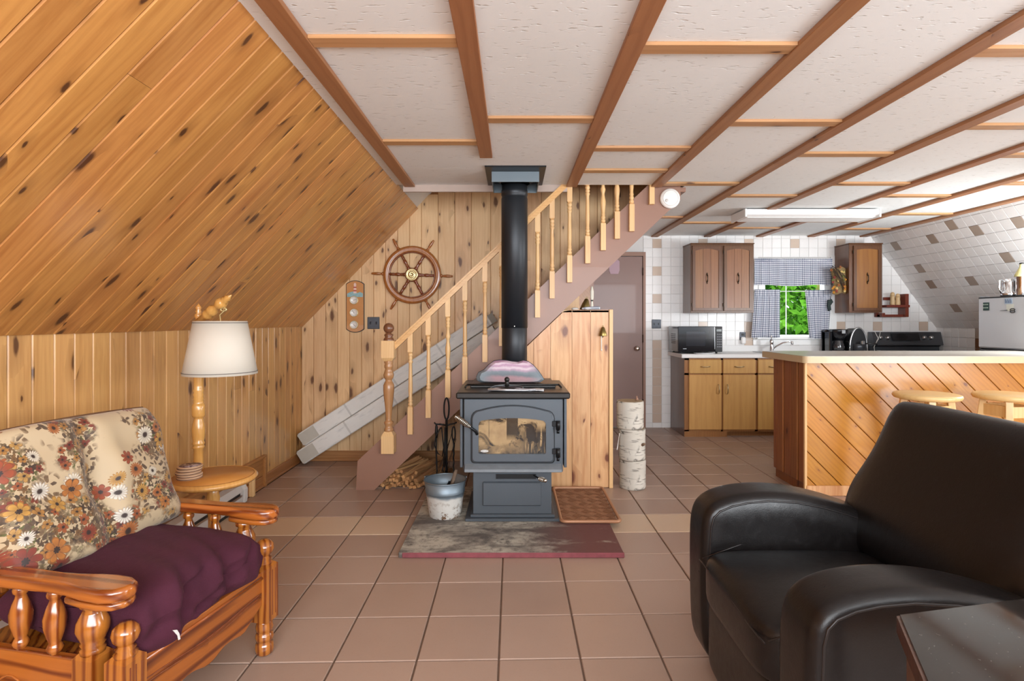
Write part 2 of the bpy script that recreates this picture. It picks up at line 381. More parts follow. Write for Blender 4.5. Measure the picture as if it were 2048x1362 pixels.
for b,ys in CS.items():
    for y in ys:
        x0=BX[b]+BW_/2; x1=BX[b+1]-BW_/2
        m=MB().cbox(-(x1-x0)/2,(x1-x0)/2,-.034,.034,-.014,0,.0015)
        obj('cross_batten',m,M['strip'],ceiling,((x0+x1)/2,y,ZC))
# --- left knee wall (X = XL) and sloping plank ceiling above it
ZK=1.21; SLX=-.853; SL=math.hypot(SLX-XL,ZC+.02-ZK); SA=math.atan2(ZC+.02-ZK,SLX-XL)
def plank(L,wd,th=.014,gap=.0022,c=.004,name='plank'):
    h=wd/2-gap/2; m=MB()   # V-grooved board: width x, thickness -y (face at y=0), length z
    prof=[(-h,th),(-h,c),(-h+c,0),(h-c,0),(h,c),(h,th)]
    return m.prism([(a,b) for a,b in prof],0,L,'z')
wl=struct(obj('wall_left',MB().box(XL-.12,XL-.016,YF,YS+.1,-.05,ZK+.02),M['base_trim']),'low knee wall of varnished upright pine planks on the left')
rnd=random.Random(11)
def plank_run(parent,mat,n,pw,frame,L,splits=.3,wv=0.0,lfun=None,th=.014,start=0.0):
    """frame(u)->matrix putting plank local x across, z along, -y outward"""
    u=start
    for k in range(n):
        wd=pw*(1+rnd.uniform(-wv,wv))
        Lk=L if lfun is None else lfun(u+wd/2)
        z0,z1=Lk if isinstance(Lk,tuple) else (0,Lk)
        if z1-z0>.05:
            cuts=[z0,z1]
            if rnd.random()<splits: cuts=[z0,z0+(z1-z0)*rnd.uniform(.25,.75),z1]
            for a,b in zip(cuts[:-1],cuts[1:]):
                mb=plank(b-a-.001,wd,th)
                o=obj('plank',mb,mat,parent); o.matrix_local=frame(u+wd/2,a)
        u+=wd
# knee wall: local x -> -Y world? face towards +X.  outward (-y local) = +X
Mk=Matrix(((0,-1,0,0),(1,0,0,0),(0,0,1,0),(0,0,0,1)))
plank_run(wl,M['knee_pine'],42,.1055,lambda u,a: Matrix.Translation((XL,.596+u,a))@Mk,ZK-.0,.22,lfun=lambda u:(0.0,ZK))
# slope: outward = (+sin, -cos)
out=Vector((math.sin(SA),0,-math.cos(SA))); al=Vector((math.cos(SA),0,math.sin(SA)))
slope=struct(obj('wall_slope_left',MB().prism([(XL-.0,ZK),(XL-.14,ZK+.04),(SLX-.14,ZC+.16),(SLX,ZC+.16),(SLX,ZC+.035)],YF,YS+.1,'y'),M['base_trim']),'sloping attic wall of varnished knotty pine planks')
def fslope(u,a):
    yl=-out; xl=yl.cross(al)   # x = y cross z
    m=Matrix((( xl.x,yl.x,al.x,0),(xl.y,yl.y,al.y,0),(xl.z,yl.z,al.z,0),(0,0,0,1)))
    return Matrix.Translation(Vector((XL,.211+u,ZK))+al*a+out*.016)@m
plank_run(slope,M['slope_pine'],44,.108,fslope,SL,.16)
m=MB().prism([(SLX-.02,ZC+.0),(SLX+.55,ZC+.60),(SLX+.5,ZC+.65),(SLX-.08,ZC+.06)],YO+.012,YS+.02,'y')
struct(obj('trim_2',m,M['white_wall']),'white painted end of the slope inside the stair opening')
struct(obj('baseboard_left',MB().cbox(XL,XL+.014,.3,YS,0,.085,.004).cbox(XL,XL+.02,.3,YS,.0,.02,.004),M['base_trim']))
# --- stair wall (Y = YS)
ws=struct(obj('wall_back',MB().prism([(XL-.1,-.05),(.70,-.05),(.70,1.62),(1.27,2.22),(1.27,3.4),(XL-.1,3.4)],YS+.016,YS+.06,'y'),M['base_trim']),'stair wall of pale upright knotty pine boards')
def lf(u):
    X=XL+u; top=3.2
    if X<SLX+.0: top=ZK+(X-XL)*math.tan(SA)+.06
    elif X<SLX+.55: top=min(3.2,ZC+.02+(X-SLX)*1.02)
    bot=0
    if X>.62: bot=1.63+(X+.08-.72)*.97
    if X>1.18: return (0,0)
    return (bot,top)
Mw=Matrix.Identity(4)
plank_run(ws,M['wall_pine'],10,.1075,lambda u,a: Matrix.Translation((XL+u,YS,a))@Mw,0,.15,lfun=lf)
plank_run(ws,M['wall_pine'],17,.158,lambda u,a: Matrix.Translation((XL+u,YS,a))@Mw,0,.0,wv=.12,lfun=lf,start=1.075)
struct(obj('baseboard_back',MB().cbox(XL,.68,YS-.016,YS,.0,.09,.004).cbox(XL,.68,YS-.026,YS-.016,0,.03,.004),M['base_trim_x']))
# upper landing shell
m=MB().box(XL+.9,1.9,YO-.0,YS+.06,3.4,3.45).box(1.2,1.95,YS+.02,YS+.08,ZC+.12,3.45).box(1.9,1.95,YO,YS+.06,ZC+.14,3.4).box(XL+.85,1.95,YO-.06,YO-.01,ZC+.14,3.45).box(XL+.85,XL+.9,YO-.06,YS+.06,ZC+.1,3.45)
struct(obj('wall_landing',m,M['brown_paint']),'dim upper landing above the stair')
# --- kitchen back wall with window hole
WX0,WX1,WZ0,WZ1=XX(1524,YB),XX(1652,YB),ZZ(670,YB),ZZ(532,YB)
m=MB()
for a in ((.5,WX0,-.05,2.4),(WX1,XR+.2,-.05,2.4),(WX0,WX1,-.05,WZ0),(WX0,WX1,WZ1,2.4)): m.box(a[0],a[1],YB+.006,YB+.12,a[2],a[3])
wk=struct(obj('wall_kitchen',m,M['wall_grout']),'kitchen wall of small white glazed tiles with beige accents')
TQ=.1078
def wtile(mat,name='wall_tile',p=TQ,gap=.0035,th=.008):
    me=tile_mesh(name,p,th,gap,0,.0015).mesh(name); me.materials.append(mat); return me
WT={k:wtile(M[k+'_tile']) for k in ('white','beige','tan','brown')}
kx0=1.644; kz0=2.212
def cell(px,py): return (math.floor((XX(px,YB)-kx0)/TQ), math.floor((kz0-ZZ(py,YB))/TQ))
acc={cell(1314,486):'beige',cell(1314,540):'beige',cell(1404,486):'beige',cell(1491,486):'beige',cell(1585,490):'beige',cell(1673,490):'beige',
 cell(1404,648):'beige',cell(1491,650):'beige',cell(1491,668):'beige',cell(1501,684):'beige',cell(1585,684):'beige',cell(1679,652):'beige',cell(1763,656):'beige',cell(1851,656):'beige',cell(1314,596):'beige'}
for py in range(690,850,9): acc[cell(1314,py)]='beige'
kt=[]
MX=Matrix(((1,0,0,0),(0,0,1,0),(0,-1,0,0),(0,0,0,1)))@Matrix.Diagonal((1,-1,-1,1))
RotB=Matrix.Rotation(R(90),4,'X')   # local z -> -Y
def hidden_tile(x,z):
    if WX0-.10<x<WX1+.10 and WZ0-.06<z<WZ1+.06: return 'cut'
    if (2.02<x<2.69 or 3.83<x<4.1) and 1.37<z<2.09: return 'hid'
    if x>1.9 and z<.86: return 'hid'
    if x>3.84 and z<.9: return 'hid'
    if x>4.15 and z>2.32-(x-4.19)*1.4: return 'cut'
    return ''
restw=MB(); n=0
cand=[]
for i in range(-3,32):
    for j in range(-1,22):
        x=kx0+TQ*(i+.5); z=kz0-TQ*(j+.5)
        if x>XR+.05 or z<-.03: continue
        if x<1.58: continue
        h=hidden_tile(x,z)
        if h=='cut': continue
        cand.append((h=='hid',abs(x-2.2)+abs(z-1.5),x,z,i,j))
cand.sort()
tm=tile_mesh('t',TQ,.008,.0035,0,.0015)
for k,(h,_,x,z,i,j) in enumerate(cand):
    a=acc.get((i,j),'white')
    if k<298 and not h:
        o=link('wall_tile',WT[a],None,wk); o.matrix_local=Matrix.Translation((x,YB+.008,z))@RotB
    else: restw.add(tm.v,tm.f,False,Matrix.Translation((x,YB+.008,z))@RotB)
stuff(obj('hidden_wall_tiles',restw,M['white_tile'],wk))
# --- right knee wall and tiled slope
RS=math.hypot(.784,1.097); RA=math.atan2(1.097,-.784)   # direction up the slope (towards -X)
ZR=1.173
wr=struct(obj('wall_right',MB().box(XR+.008,XR+.12,YF,YB+.1,-.05,ZR+.02),M['wall_grout']),'low tiled knee wall on the right behind the range')
rs=struct(obj('wall_slope_right',MB().prism([(XR+.01,ZR),(XR+.2,ZR),(4.4,2.45),(4.19,2.45),(4.196,2.272)],YF,YB+.1,'y'),M['wall_grout']),'sloping attic wall of small white glazed tiles above the range')
al2=Vector((math.cos(RA),0,math.sin(RA))); n2=Vector((-al2.z,0,al2.x))  # inward normal
if n2.x>0: n2=-n2
def onslope(px,py):
    S=(CY-py)+1.4*(px-CX); Y=6.881*F/S; return Y,(ZZ(py,Y)-ZR)/al2.z
sacc={}
for px,py in ((1783,487),(1867,474),(1833,531),(1957,456),(1874,575),(1956,568),(2007,507),(1913,618),(2030,438),(1905,440)):
    Y,s_=onslope(px,py); sacc[(math.floor((YB-Y)/TQ),math.floor(s_/TQ))]='tan'
xl=Vector((0,1,0)); yl=n2.cross(xl)
ms=Matrix(((xl.x,yl.x,n2.x,0),(xl.y,yl.y,n2.y,0),(xl.z,yl.z,n2.z,0),(0,0,0,1)))
for i in range(0,21):
    for j in range(0,13):
        y=YB-TQ*(i+.5); s_=TQ*(j+.5)
        o=link('wall_tile',WT[sacc.get((i,j),'white')],None,rs)
        o.matrix_local=Matrix.Translation(Vector((XR,y,ZR))+al2*s_-n2*.001)@ms
mo=MB()
for i in range(21,46):
    for j in range(0,13): mo.add(tm.v,tm.f,False,Matrix.Translation(Vector((XR,YB-TQ*(i+.5),ZR))+al2*(TQ*(j+.5))-n2*.001)@ms)
stuff(obj('nearer_slope_tiles',mo,M['white_tile'],rs))
ml=Matrix(((0,0,-1,0),(1,0,0,0),(0,-1,0,0),(0,0,0,1)))
for i in range(0,13):
    for j in range(0,4):
        z=ZR-TQ*(j+.5); y=YB-TQ*(i+.5)
        a='brown' if i in (5,6) and j>0 else ('tan' if i in (5,) else 'white')
        o=link('wall_tile',WT[a],None,wr); o.matrix_local=Matrix.Translation((XR+.008,y,z))@ml
# front (glazed) wall behind the camera, window frames only
m=MB()
for x in (XL,-1.3,.9,3.1,XR-.1): m.box(x,x+.09,YF-.06,YF,0,ZC)
m.box(XL,XR,YF-.06,YF,0,.92).box(XL,XR,YF-.06,YF,ZC-.12,ZC+.1)
struct(obj('wall_front',m,M['base_trim']),'glazed timber front wall behind the viewer')
# closet door at the back, beside the kitchen tiles
DX0,DX1=XX(1150,YB-.03),XX(1291,YB-.03)
dr=struct(thing('door_1','tall flat brown painted door at the far end beside the white tiles','door',(DX0,YB-.03,0)))
del dr['category']
Wd=DX1-DX0; dz=ZZ(510,YB)
obj('frame',MB().box(-.02,Wd,-.01,.03,dz-.015,dz+.03).box(Wd-.03,Wd,-.012,.03,0,dz+.03),M['brown_paint'],dr)
obj('leaf',MB().cbox(-.02,Wd-.034,.0,.03,.012,dz-.02,.003),M['door_paint'],dr)
kx=XX(1275,YB-.08)-DX0; kz=ZZ(697,YB-.08)
o=obj('door_knob',MB().lathe([(.026,0),(.028,.006),(.011,.012),(.011,.03),(.024,.036),(.029,.05),(.024,.063),(.008,.068)],20,Matrix.Translation((kx,0,kz))@Matrix.Rotation(R(90),4,'X')),plain('chrome_knob','#e8e4dc',.15,1.0,.02),dr)
for hz in (.25,1.0,1.78): obj('hinge',MB().tube([(Wd-.032,-.012,hz),(Wd-.032,-.012,hz+.09)],.006,8),plain('dark_hinge','#4a3a32',.4,.8,.02),dr)
o=obj('paper_sign',MB().prism([(-.06,-.045),(-.045,-.085),(.045,-.085),(.06,-.045),(.06,.06),(.03,.09),(-.03,.09),(-.06,.06)],-.004,0,'y',Matrix.Translation((XX(1229,YB-.04)-DX0,-.001,ZZ(533,YB-.04)))),plain('pink_paper','#bfa2ad',.8,0,.04),None,(DX0,YB-.03,0))
tag(o,'small pale pink octagonal paper sign stuck high on the brown door','sign')
struct(obj('wall_hall',MB().box(.5,.74,YS+.06,YB+.1,-.05,2.3),M['brown_paint']),'short return wall behind the stair')
# ================================================================ staircase
def wobj(name, mb, mat, root, label=None):
    L=Vector(root.location)
    for i,v in enumerate(mb.v): mb.v[i]=v-L
    return obj(name,mb,mat,root,label=label)
TX=lambda x,y,z: Matrix.Translation((x,y,z))
RXm=Matrix.Rotation(R(90),4,'X')
s41=4.10/F
stair=thing('staircase','open brown staircase with pine balusters climbing behind the wood stove','staircase',(XX(712,4.1),4.1,0))
top=lambda x: 855-.95*(x-785.6)
bot=lambda x: 691.9-.956*(x-1054.9)
q=[(712,981),(715,top(715)),(1361,top(1361)),(1361,bot(1361)),(749,983.5)]
poly=[((x-CX)*s41, max(0,EYE-(y-CY)*s41)) for x,y in q]
wobj('stringer',MB().prism(poly,4.10,4.14,'y'),M['brown_paint'],stair)
wobj('stringer',MB().prism(poly,4.91,4.945,'y'),M['brown_paint'],stair)
for k in range(1,12):
    z=.205*k; x=-.885+(z-.288)/.953
    wobj('tread',MB().cbox(x-.12,x+.12,4.14,4.91,z-.038,z,.004),M['brown_paint'],stair)
# newel post
Yn=4.052; sn=Yn/F; nx=XX(777.5,Yn); zz=lambda y: ZZ(y,Yn)
def turned(segs,c,Yp,seg=14):
    return MB().lathe([(r*c,ZZ(y,Yp)) for y,r in segs],seg)
def post_at(x,Yp): return Matrix.Translation((x,Yp,0))
w=.0455
m=MB()
def sqpost(m,x,y,z0,z1,h,ch_top=0,ch_bot=0):
    st=[]
    if ch_bot: st+= [(h*.62,z0),(h,z0+ch_bot)]
    else: st+=[(h,z0)]
    if ch_top: st+=[(h,z1-ch_top),(h*.62,z1)]
    else: st+=[(h,z1)]
    k=math.sqrt(2)
    return m.lathe([(r*k,z) for r,z in st],4,Matrix.Translation((x,y,0)),False,True,math.pi/4)
wobj('newel_square',sqpost(MB(),nx,Yn,zz(905),zz(862),w,ch_top=.03),M['baluster'],stair)
wobj('newel_square',sqpost(MB(),nx,Yn,zz(722),zz(681),w,ch_bot=.025),M['baluster'],stair)
pr=[(864,7),(861,9.5),(857,9),(855,7.5),(851,6.8),(846,9.3),(843,9),(841,6),(838,5.6),(812,7.5),(795,9.6),(780,10.8),(770,10.8),(764,8),(762,6.5),(759,6.5),(756,9),(750,10.5),(744,9),(738,6.8),(735,8.5),(731,8.8),(728,7.5),(724,9.2),(720,8)]
wobj('newel_turning',MB().lathe([(r*sn,zz(y)) for y,r in pr],20,post_at(nx,Yn)),M['newel_turn'],stair)
pr=[(683,10),(680,10.5),(677,9.5),(674,7),(671,9),(668.5,8.5),(667,5),(665,5.5)]+[(656.5+10.5*math.cos(a*math.pi/10),10.6*math.sin(a*math.pi/10)) for a in range(1,11)]
wobj('newel_ball',MB().lathe([(max(.05,r)*sn,zz(y)) for y,r in pr],20,post_at(nx,Yn)),M['newel_ball'],stair)
ra=lambda x: 686.7-.944*(x-790.5)
Yb=4.078
rp=[(XX(788,Yb),ZZ(ra(788)-1,Yb)),(XX(1400,Yb),ZZ(ra(1400)-1,Yb)),(XX(1400,Yb),ZZ(ra(1400)+13,Yb)),(XX(788,Yb),ZZ(ra(788)+13,Yb))]
wobj('handrail',MB().prism(rp,Yb-.02,Yb+.02,'y').prism([(a,b+.006) for a,b in rp[:2]]+[(a,b-.012) for a,b in (rp[1],rp[0])],Yb-.03,Yb+.03,'y'),M['rail_pine'],stair)
sb=Yb/F
for i,(x,yb,va) in enumerate([(821,868,0),(857,835,0),(896,795,1),(930,768,0),(970,724,0),(1003,692,0),(1038,662,1),(1075,635,0),(1104,597,0),(1139,565,0),(1175,527,0),(1206,501,1),(1234,478,1),(1263,463,0),(1303,409,0)]):
    yt=ra(x)+12; xb=XX(x,Yb); h=.0185
    m=MB(); sq=yb-56; st=yt+36
    if sq<st+20: sq=st+25
    sqpost(m,xb,Yb,ZZ(yb,Yb),ZZ(sq,Yb),h,ch_top=.008); sqpost(m,xb,Yb,ZZ(st,Yb),ZZ(yt-4,Yb),h,ch_bot=.008)
    L=st-sq; P_=[]
    def add(fr,r): P_.append((sq+L*fr,r))
    for fr,r in ((0,3.6),(.02,4.9),(.045,4.9),(.06,3.3),(.085,4.7),(.11,4.7),(.125,3.2),(.15,4.6),(.175,3.4)): add(fr,r)
    if va:
        for fr,r in ((.25,4.2),(.35,5.3),(.42,5.2),(.5,3.6),(.56,3.0),(.6,4.2),(.64,5.4),(.7,3.4)): add(fr,r)
    else:
        for fr,r in ((.3,4.3),(.5,4.0),(.7,3.5)): add(fr,r)
    for fr,r in ((.8,3.3),(.82,4.6),(.845,4.7),(.86,3.2),(.885,4.7),(.91,4.7),(.925,3.3),(.95,4.9),(.98,4.9),(1.0,3.6)): add(fr,r)
    m.lathe([(r*sb,ZZ(y,Yb)) for y,r in P_],12,post_at(xb,Yb))
    wobj('baluster',m,M['baluster'],stair)
# smoke alarm on the stringer end
sa=thing('smoke_alarm','round white smoke alarm on the upper end of the brown stringer','alarm',(XX(1340,4.085),4.098,ZZ(397,4.085)),(R(90),0,0))
pw=plain('white_plastic','#f2f1ee',.4,mottle=.02)
obj('housing',MB().lathe([(.072,0),(.074,.012),(.07,.026),(.05,.034),(.018,.036)],36),pw,sa)
obj('grille_ring',MB().lathe([(.052,.031),(.055,.036),(.058,.031)],36,cap=False),plain('pale_grey_plastic','#d2d0cc',.5),sa)
obj('test_button',MB().lathe([(.012,.034),(.012,.038),(.004,.039)],16,TX(-.03,-.02,0)),plain('pale_grey_plastic_b','#cfcdc9',.5),sa)
# long cardboard cartons
def carton_mat():
    t=NT('worn_grey_carton'); tc=t.n('TexCoord').outputs['Object']
    n1=t.noise(tc,4,5,.65); n2=t.noise(t.n('Mapping',{'Vector':tc,'Scale':(3,3,14)}).outputs[0],3,4)
    c=t.mix(n1,lin('#d0d2d0'),lin('#eeede8')); c=t.mix(t.math('MULTIPLY',t.mapr(n2,.55,.75),.4),c,lin('#8f9496'))
    sp=t.n('SeparateXYZ',{0:tc}); band=t.math('LESS_THAN',t.math('FRACT',t.math('MULTIPLY',sp.outputs[0],2.1)),.035)
    c=t.mix(t.math('MULTIPLY',band,.35),c,lin('#8a8c8a'))
    t.bump(n1,.3,.004); return t.out(c,.75)
M['carton']=carton_mat()
def carton(x0,y0,x1,y1,hpx,Yf,Yk,label,L=None):
    a=P(x0,y0,Yf); b=P(x1,y1,Yf); d=(b-a); ang=math.atan2(d.z,d.x); L=d.length
    th=hpx*Yf/F
    r=thing('long_carton',label,'box',(a.x,(Yf+Yk)/2,a.z),(0,-ang,0),'long cartons leaning along the stair')
    w=(Yk-Yf)/2; m=MB().cbox(0,L,-w,w,0,th,.006)
    obj('carton_body',m,M['carton'],r)
    obj('end_flap',MB().box(-.003,0,-w+.01,w-.01,.01,th*.5).box(-.005,-.002,-w+.01,w-.01,th*.45,th-.012).box(-.003,.16,-w-.0015,-w,.01,th-.01),plain('carton_flap','#bdbab0',.8,scale=14,bump=.2),r)
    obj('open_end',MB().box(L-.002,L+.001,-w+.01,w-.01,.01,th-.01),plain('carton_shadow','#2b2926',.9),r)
    obj('flap_torn',MB().box(L,L+.05,-w,-w+.004,.0,th*.7),plain('carton_flap_b','#9a988f',.8),r)
    return r
carton(608,929,1000,675.5,29.6,4.78,4.925,'long grey-white carton lying lowest, beneath its twin, along the stair')
carton(609,892.5,985,648,28,4.79,4.925,'long grey-white carton on top of its twin, taped at the lower end')
# ================================================================ ship wheel, weather plaque, switches
wh=thing('ship_wheel','varnished wooden ship wheel with brass hub hanging on the pine wall','wheel',(XX(824,4.92),YS-.002,ZZ(549.5,4.92)))
RF=RXm  # lathe axis -> -Y
def ringM(y): return Matrix.Translation((0,y,0))@RXm
ring=[(.205,.014),(.205,.044),(.212,.05),(.219,.048),(.226,.05),(.246,.05),(.254,.046),(.258,.036),(.258,.02),(.25,.014)]
obj('rim',MB().lathe(ring+[ring[0]],64,RXm,cap=False),M['wheel_wood'],wh)
obj('inner_ring',MB().lathe([(.196,.02),(.196,.04),(.205,.042),(.205,.018),(.196,.02)],64,RXm,cap=False),M['wheel_dark'],wh)
spk=[(.012,.05),(.016,.06),(.017,.075),(.011,.08),(.015,.086),(.011,.092),(.015,.098),(.010,.104),(.014,.112),(.016,.13),(.013,.15),(.010,.156),(.015,.162),(.010,.168),(.015,.174),(.011,.18),(.014,.2)]
hdl=[(.014,.255),(.017,.262),(.011,.27),(.008,.276),(.011,.285),(.0135,.31),(.012,.335),(.009,.35),(.0095,.357),(.005,.362)]
for k in range(6):
    a=R(-2+60*k); Mr=Matrix.Translation((0,-.032,0))@Matrix.Rotation(-a,4,'Y')@Matrix.Rotation(R(90),4,'Y')
    obj('spoke',MB().lathe(spk,12,Mr),M['wheel_dark'],wh)
    obj('handle',MB().lathe(hdl,12,Mr),M['wheel_wood'],wh)
br=plain('brass','#dccb96',.35,.75,.08)
obj('hub',MB().lathe([(.062,.01),(.062,.046),(.056,.052)],32,RXm),M['wheel_dark'],wh)
obj('brass_plate',MB().lathe([(.056,.05),(.055,.056),(.042,.058),(.040,.055),(.03,.056),(.026,.06),(.012,.061),(.010,.056),(.004,.056)],32,RXm),br,wh)
for k in range(4): obj('screw',MB().lathe([(.003,.056),(.002,.059)],8,TX(.048*math.cos(k*1.57+.5),0,.048*math.sin(k*1.57+.5))@RXm),br,wh)
# weather plaque
ws_=thing('weather_station','tall wall plaque with lighthouse picture and three white dials','weather plaque',(XX(709.8,4.94),YS-.001,ZZ(613,4.94)))
def plq(w,h,b): 
    p=[]
    for k in range(13):
        u=-1+2*k/12; p.append((w*u, h-b+b*math.cos(u*math.pi/2)**.8 if abs(u)<1 else h-b))
    return p+[(x,-z) for x,z in p[::-1]]
obj('back_board',MB().prism(plq(.081,.233,.03),-.012,0,'y'),plain('black_edge','#2a2320',.4),ws_)
obj('face_board',MB().prism(plq(.0755,.227,.029),-.015,-.012,'y'),plain('honey_board','#c98f58',.3,coat=.4,scale=20),ws_)
pic=thing  # lighthouse scene: sea, cliffs, tower
obj('painted_sea',MB().prism([(-.07,.085),(.07,.085),(.07,.118),(.045,.13),(.02,.12),(-.01,.135),(-.045,.128),(-.07,.115)],-.0165,-.015,'y'),plain('sea_paint','#8fb7bd',.4,mottle=.35,scale=60),ws_)
obj('lighthouse',MB().prism([(-.014,.118),(.014,.118),(.009,.19),(.012,.192),(.006,.21),(-.006,.21),(-.012,.192),(-.009,.19)],-.0175,-.015,'y'),plain('lighthouse_paint','#e4c6bd',.4,mottle=.2,scale=80),ws_)
for zz_ in (.135,.165): obj('lighthouse_band',MB().box(-.0135,.0135,-.0182,-.0175,zz_,zz_+.012),plain('red_band','#b4564a',.4),ws_)
for z,t_ in ((.056,0),(-.055,1),(-.163,2)):
    d=obj('dial',MB().lathe([(.037,.014),(.038,.022),(.034,.026),(.033,.0235),(.002,.0235)],28,TX(-.008,0,z)@RXm),plain('dial_face','#efeee8',.25,0,.03,coat=.5),ws_)
    obj('bezel',MB().lathe([(.033,.024),(.035,.028),(.038,.024),(.0385,.014)],28,TX(-.008,0,z)@RXm,cap=False),br,d)
    a=(.4,2.2,-.7)[t_]; obj('needle',MB().tube([(-.008-.006*math.cos(a),-.0255,z-.006*math.sin(a)),(-.008+.024*math.cos(a),-.0255,z+.024*math.sin(a))],.0013,6),plain('dark_needle','#30302c',.4),d)
    obj('dial_marks',(lambda mm:[mm.box(-.0008,.0008,-.0245,-.0238,.024,.030,TX(-.008,0,z)@Matrix.Rotation(k*math.pi/6,4,'Y')) for k in range(12)] and mm)(MB()),plain('dial_ink','#55544e',.5),d)
pew=plain('pewter','#4d5056',.4,.7,.2,30,bump=.2)
def switch(px,py,Y,yw,label,wpx=24.5,hpx=24,n=2):
    r=thing('light_switch',label,'switch',(XX(px,Y),yw,ZZ(py,Y)))
    hw=wpx*Y/F/2;hh=hpx*Y/F/2
    obj('plate',MB().cbox(-hw,hw,-.006,0,-hh,hh,.003),pew,r)
    for k in range(n):
        x=(-.5+k)*hw*.95 if n==2 else 0
        obj('toggle_slot',MB().box(x-.006,x+.006,-.0068,-.006,-.013,.013),plain('slot_dark','#16171a',.5),r)
        obj('toggle',MB().cbox(x-.004,x+.004,-.017,-.006,-.002,.011,.001),plain('toggle_black','#22242a',.35),r)
        for s_ in (-1,1): obj('screw',MB().lathe([(.0035,.006),(.003,.0078)],8,TX(x,0,s_*hh*.72)@RXm),pew,r)
    return r
switch(746,646,4.94,YS-.001,'square pewter double light switch beside the weather plaque')
switch(1313.5,648,6.47,YB-.002,'square pewter double switch plate on white tiles beside the brown door',18.5,18)
# ================================================================ hearth and wood stove
def hearth_mat():
    t=NT('ashy_hearth'); tc=t.n('TexCoord').outputs['Object']
    n1=t.noise(t.n('Mapping',{'Vector':tc,'Scale':(1,2.2,1)}).outputs[0],2.6,6,.65,.6); n2=t.noise(tc,26,5,.7); n3=t.noise(tc,1.1,2)
    sp=t.n('SeparateXYZ',{0:tc})
    side=t.mapr(sp.outputs[0],-.1,.62)
    c=t.mix(n2,lin('#3f3a37'),lin('#6f6964'))
    ash=t.math('MULTIPLY',t.mapr(t.math('SUBTRACT',n1,t.math('MULTIPLY',side,.24)),.38,.55),t.mapr(n2,.28,.52))
    c=t.mix(t.mapr(t.math('ADD',side,t.math('MULTIPLY',n3,.5)),.55,1.0,0,.85),c,lin('#6d3f3c'))
    c=t.mix(t.math('MULTIPLY',ash,.85),c,lin('#bfb9aa'))
    t.bump(n2,.4,.004); return t.out(c,.75)
hearth=thing('hearth_slab','worn red-edged hearth slab under the wood stove, dusted with ash','hearth',(0,3.5,0))
HX0,HX1,HY0,HY1=-.602,.59,2.925,4.09
wobj('slab',MB().cbox(HX0,HX1,HY0,HY1,0,.028,.003),hearth_mat(),hearth)
wobj('red_edging',MB().cbox(HX0+.02,HX1+.003,HY0-.004,HY0+.012,0.001,.0275,.003),plain('chipped_red_paint','#84434a',.6,mottle=.35,scale=25,bump=.2),hearth)
sg=plain('stove_blue_grey','#51585f',.45,.35,.06,3,bump=.05,bscale=300)
sd=plain('stove_black','#1b1d20',.38,.5,.1,10)
stt=plain('stove_top_black','#2c2a29',.35,.4,.25,6,bump=.1)
SX=.005; SY=3.35
st=thing('wood_stove','blue-grey cast wood stove with arched glass door on a pedestal','wood stove',(SX,SY,.028))
z0=.028
def S(name,mb,mat=sg,label=None): 
    o=wobj(name,mb,mat,st,label); return o
def zs(y,Y=3.35): return ZZ(y,Y)
S('base_plate',MB().cbox(XX(930,3.38)+.0,XX(1120,3.38),3.375,3.93,z0,.045,.003).cbox(XX(940,3.38),XX(1110,3.38),3.40,3.9,.045,.062,.003))
S('pedestal',MB().cbox(XX(946,3.42),XX(1103,3.42),3.42,3.88,.06,.345,.003))
pp=S('pedestal_panel',MB().cbox(XX(965,3.41),XX(1083,3.41),3.405,3.425,ZZ(1012,3.41),ZZ(964,3.41),.006))
S('ash_drawer_slot',MB().box(XX(992,3.41),XX(1072,3.41),3.412,3.424,ZZ(958,3.41),ZZ(949,3.41)),sd)
S('body',MB().cbox(XX(927,3.35),XX(1126,3.35),3.35,3.98,.335,.783,.006))
S('side_shield',MB().cbox(XX(920,3.37),XX(925.5,3.37),3.37,3.97,.36,.783,.002))
S('side_shield',MB().cbox(XX(1128,3.37),XX(1133.5,3.37),3.37,3.97,.36,.783,.002))
zb=zs(950); 
S('ash_lip',MB().prism([(3.30,zs(936)+.004),(3.30,zs(936)-.012),(3.352,.335),(3.352,zs(927))],XX(930,3.33),XX(1123,3.33),'x'),plain('dusty_lip','#7b8288',.6,.2,.25,18))
S('top_plate',MB().cbox(-.339,.349,3.325,4.02,.783,.822,.008),stt)
S('raised_top',MB().cbox(-.27,.28,3.56,4.0,.822,.838,.004).tube([(-.29,3.56,.842),(.30,3.56,.842)],.006,8).tube([(-.29,3.56,.842),(-.30,3.53,.828)],.006,8).tube([(.30,3.56,.842),(.312,3.53,.828)],.006,8),stt)
# arched door built from a rounded frame round the glass
def arch(x0,x1,y0,y1,rise,rc,Y,n=10):
    """outline in X,z: bottom corners rounded rc px, top arched with rise px"""
    p=[]
    for k in range(5): a=math.pi+k*math.pi/8; p.append((x0+rc+rc*math.cos(a),y1-rc-rc*math.sin(a)*-1*-1 if False else y1-rc+rc*math.sin(math.pi/2*k/4)))
    for k in range(5): a=math.pi/2*k/4; p.append((x1-rc+rc*math.sin(a),y1-rc+rc*math.cos(a)))
    R2=rc*2.4
    for k in range(5): a=math.pi/2*k/4; p.append((x1-R2+R2*math.cos(a),y0+rise+R2-R2*math.sin(a)*1.0))
    for k in range(1,n): 
        u=1-2*k/n; p.append(((x0+x1)/2+u*((x1-x0)/2-R2), y0+rise-rise*(1-u*u)))
    for k in range(5): a=math.pi/2*k/4; p.append((x0+R2-R2*math.sin(a),y0+rise+R2-R2*math.cos(a)))
    return [((x-CX)/F*Y,EYE-(y-CY)/F*Y) for x,y in p]
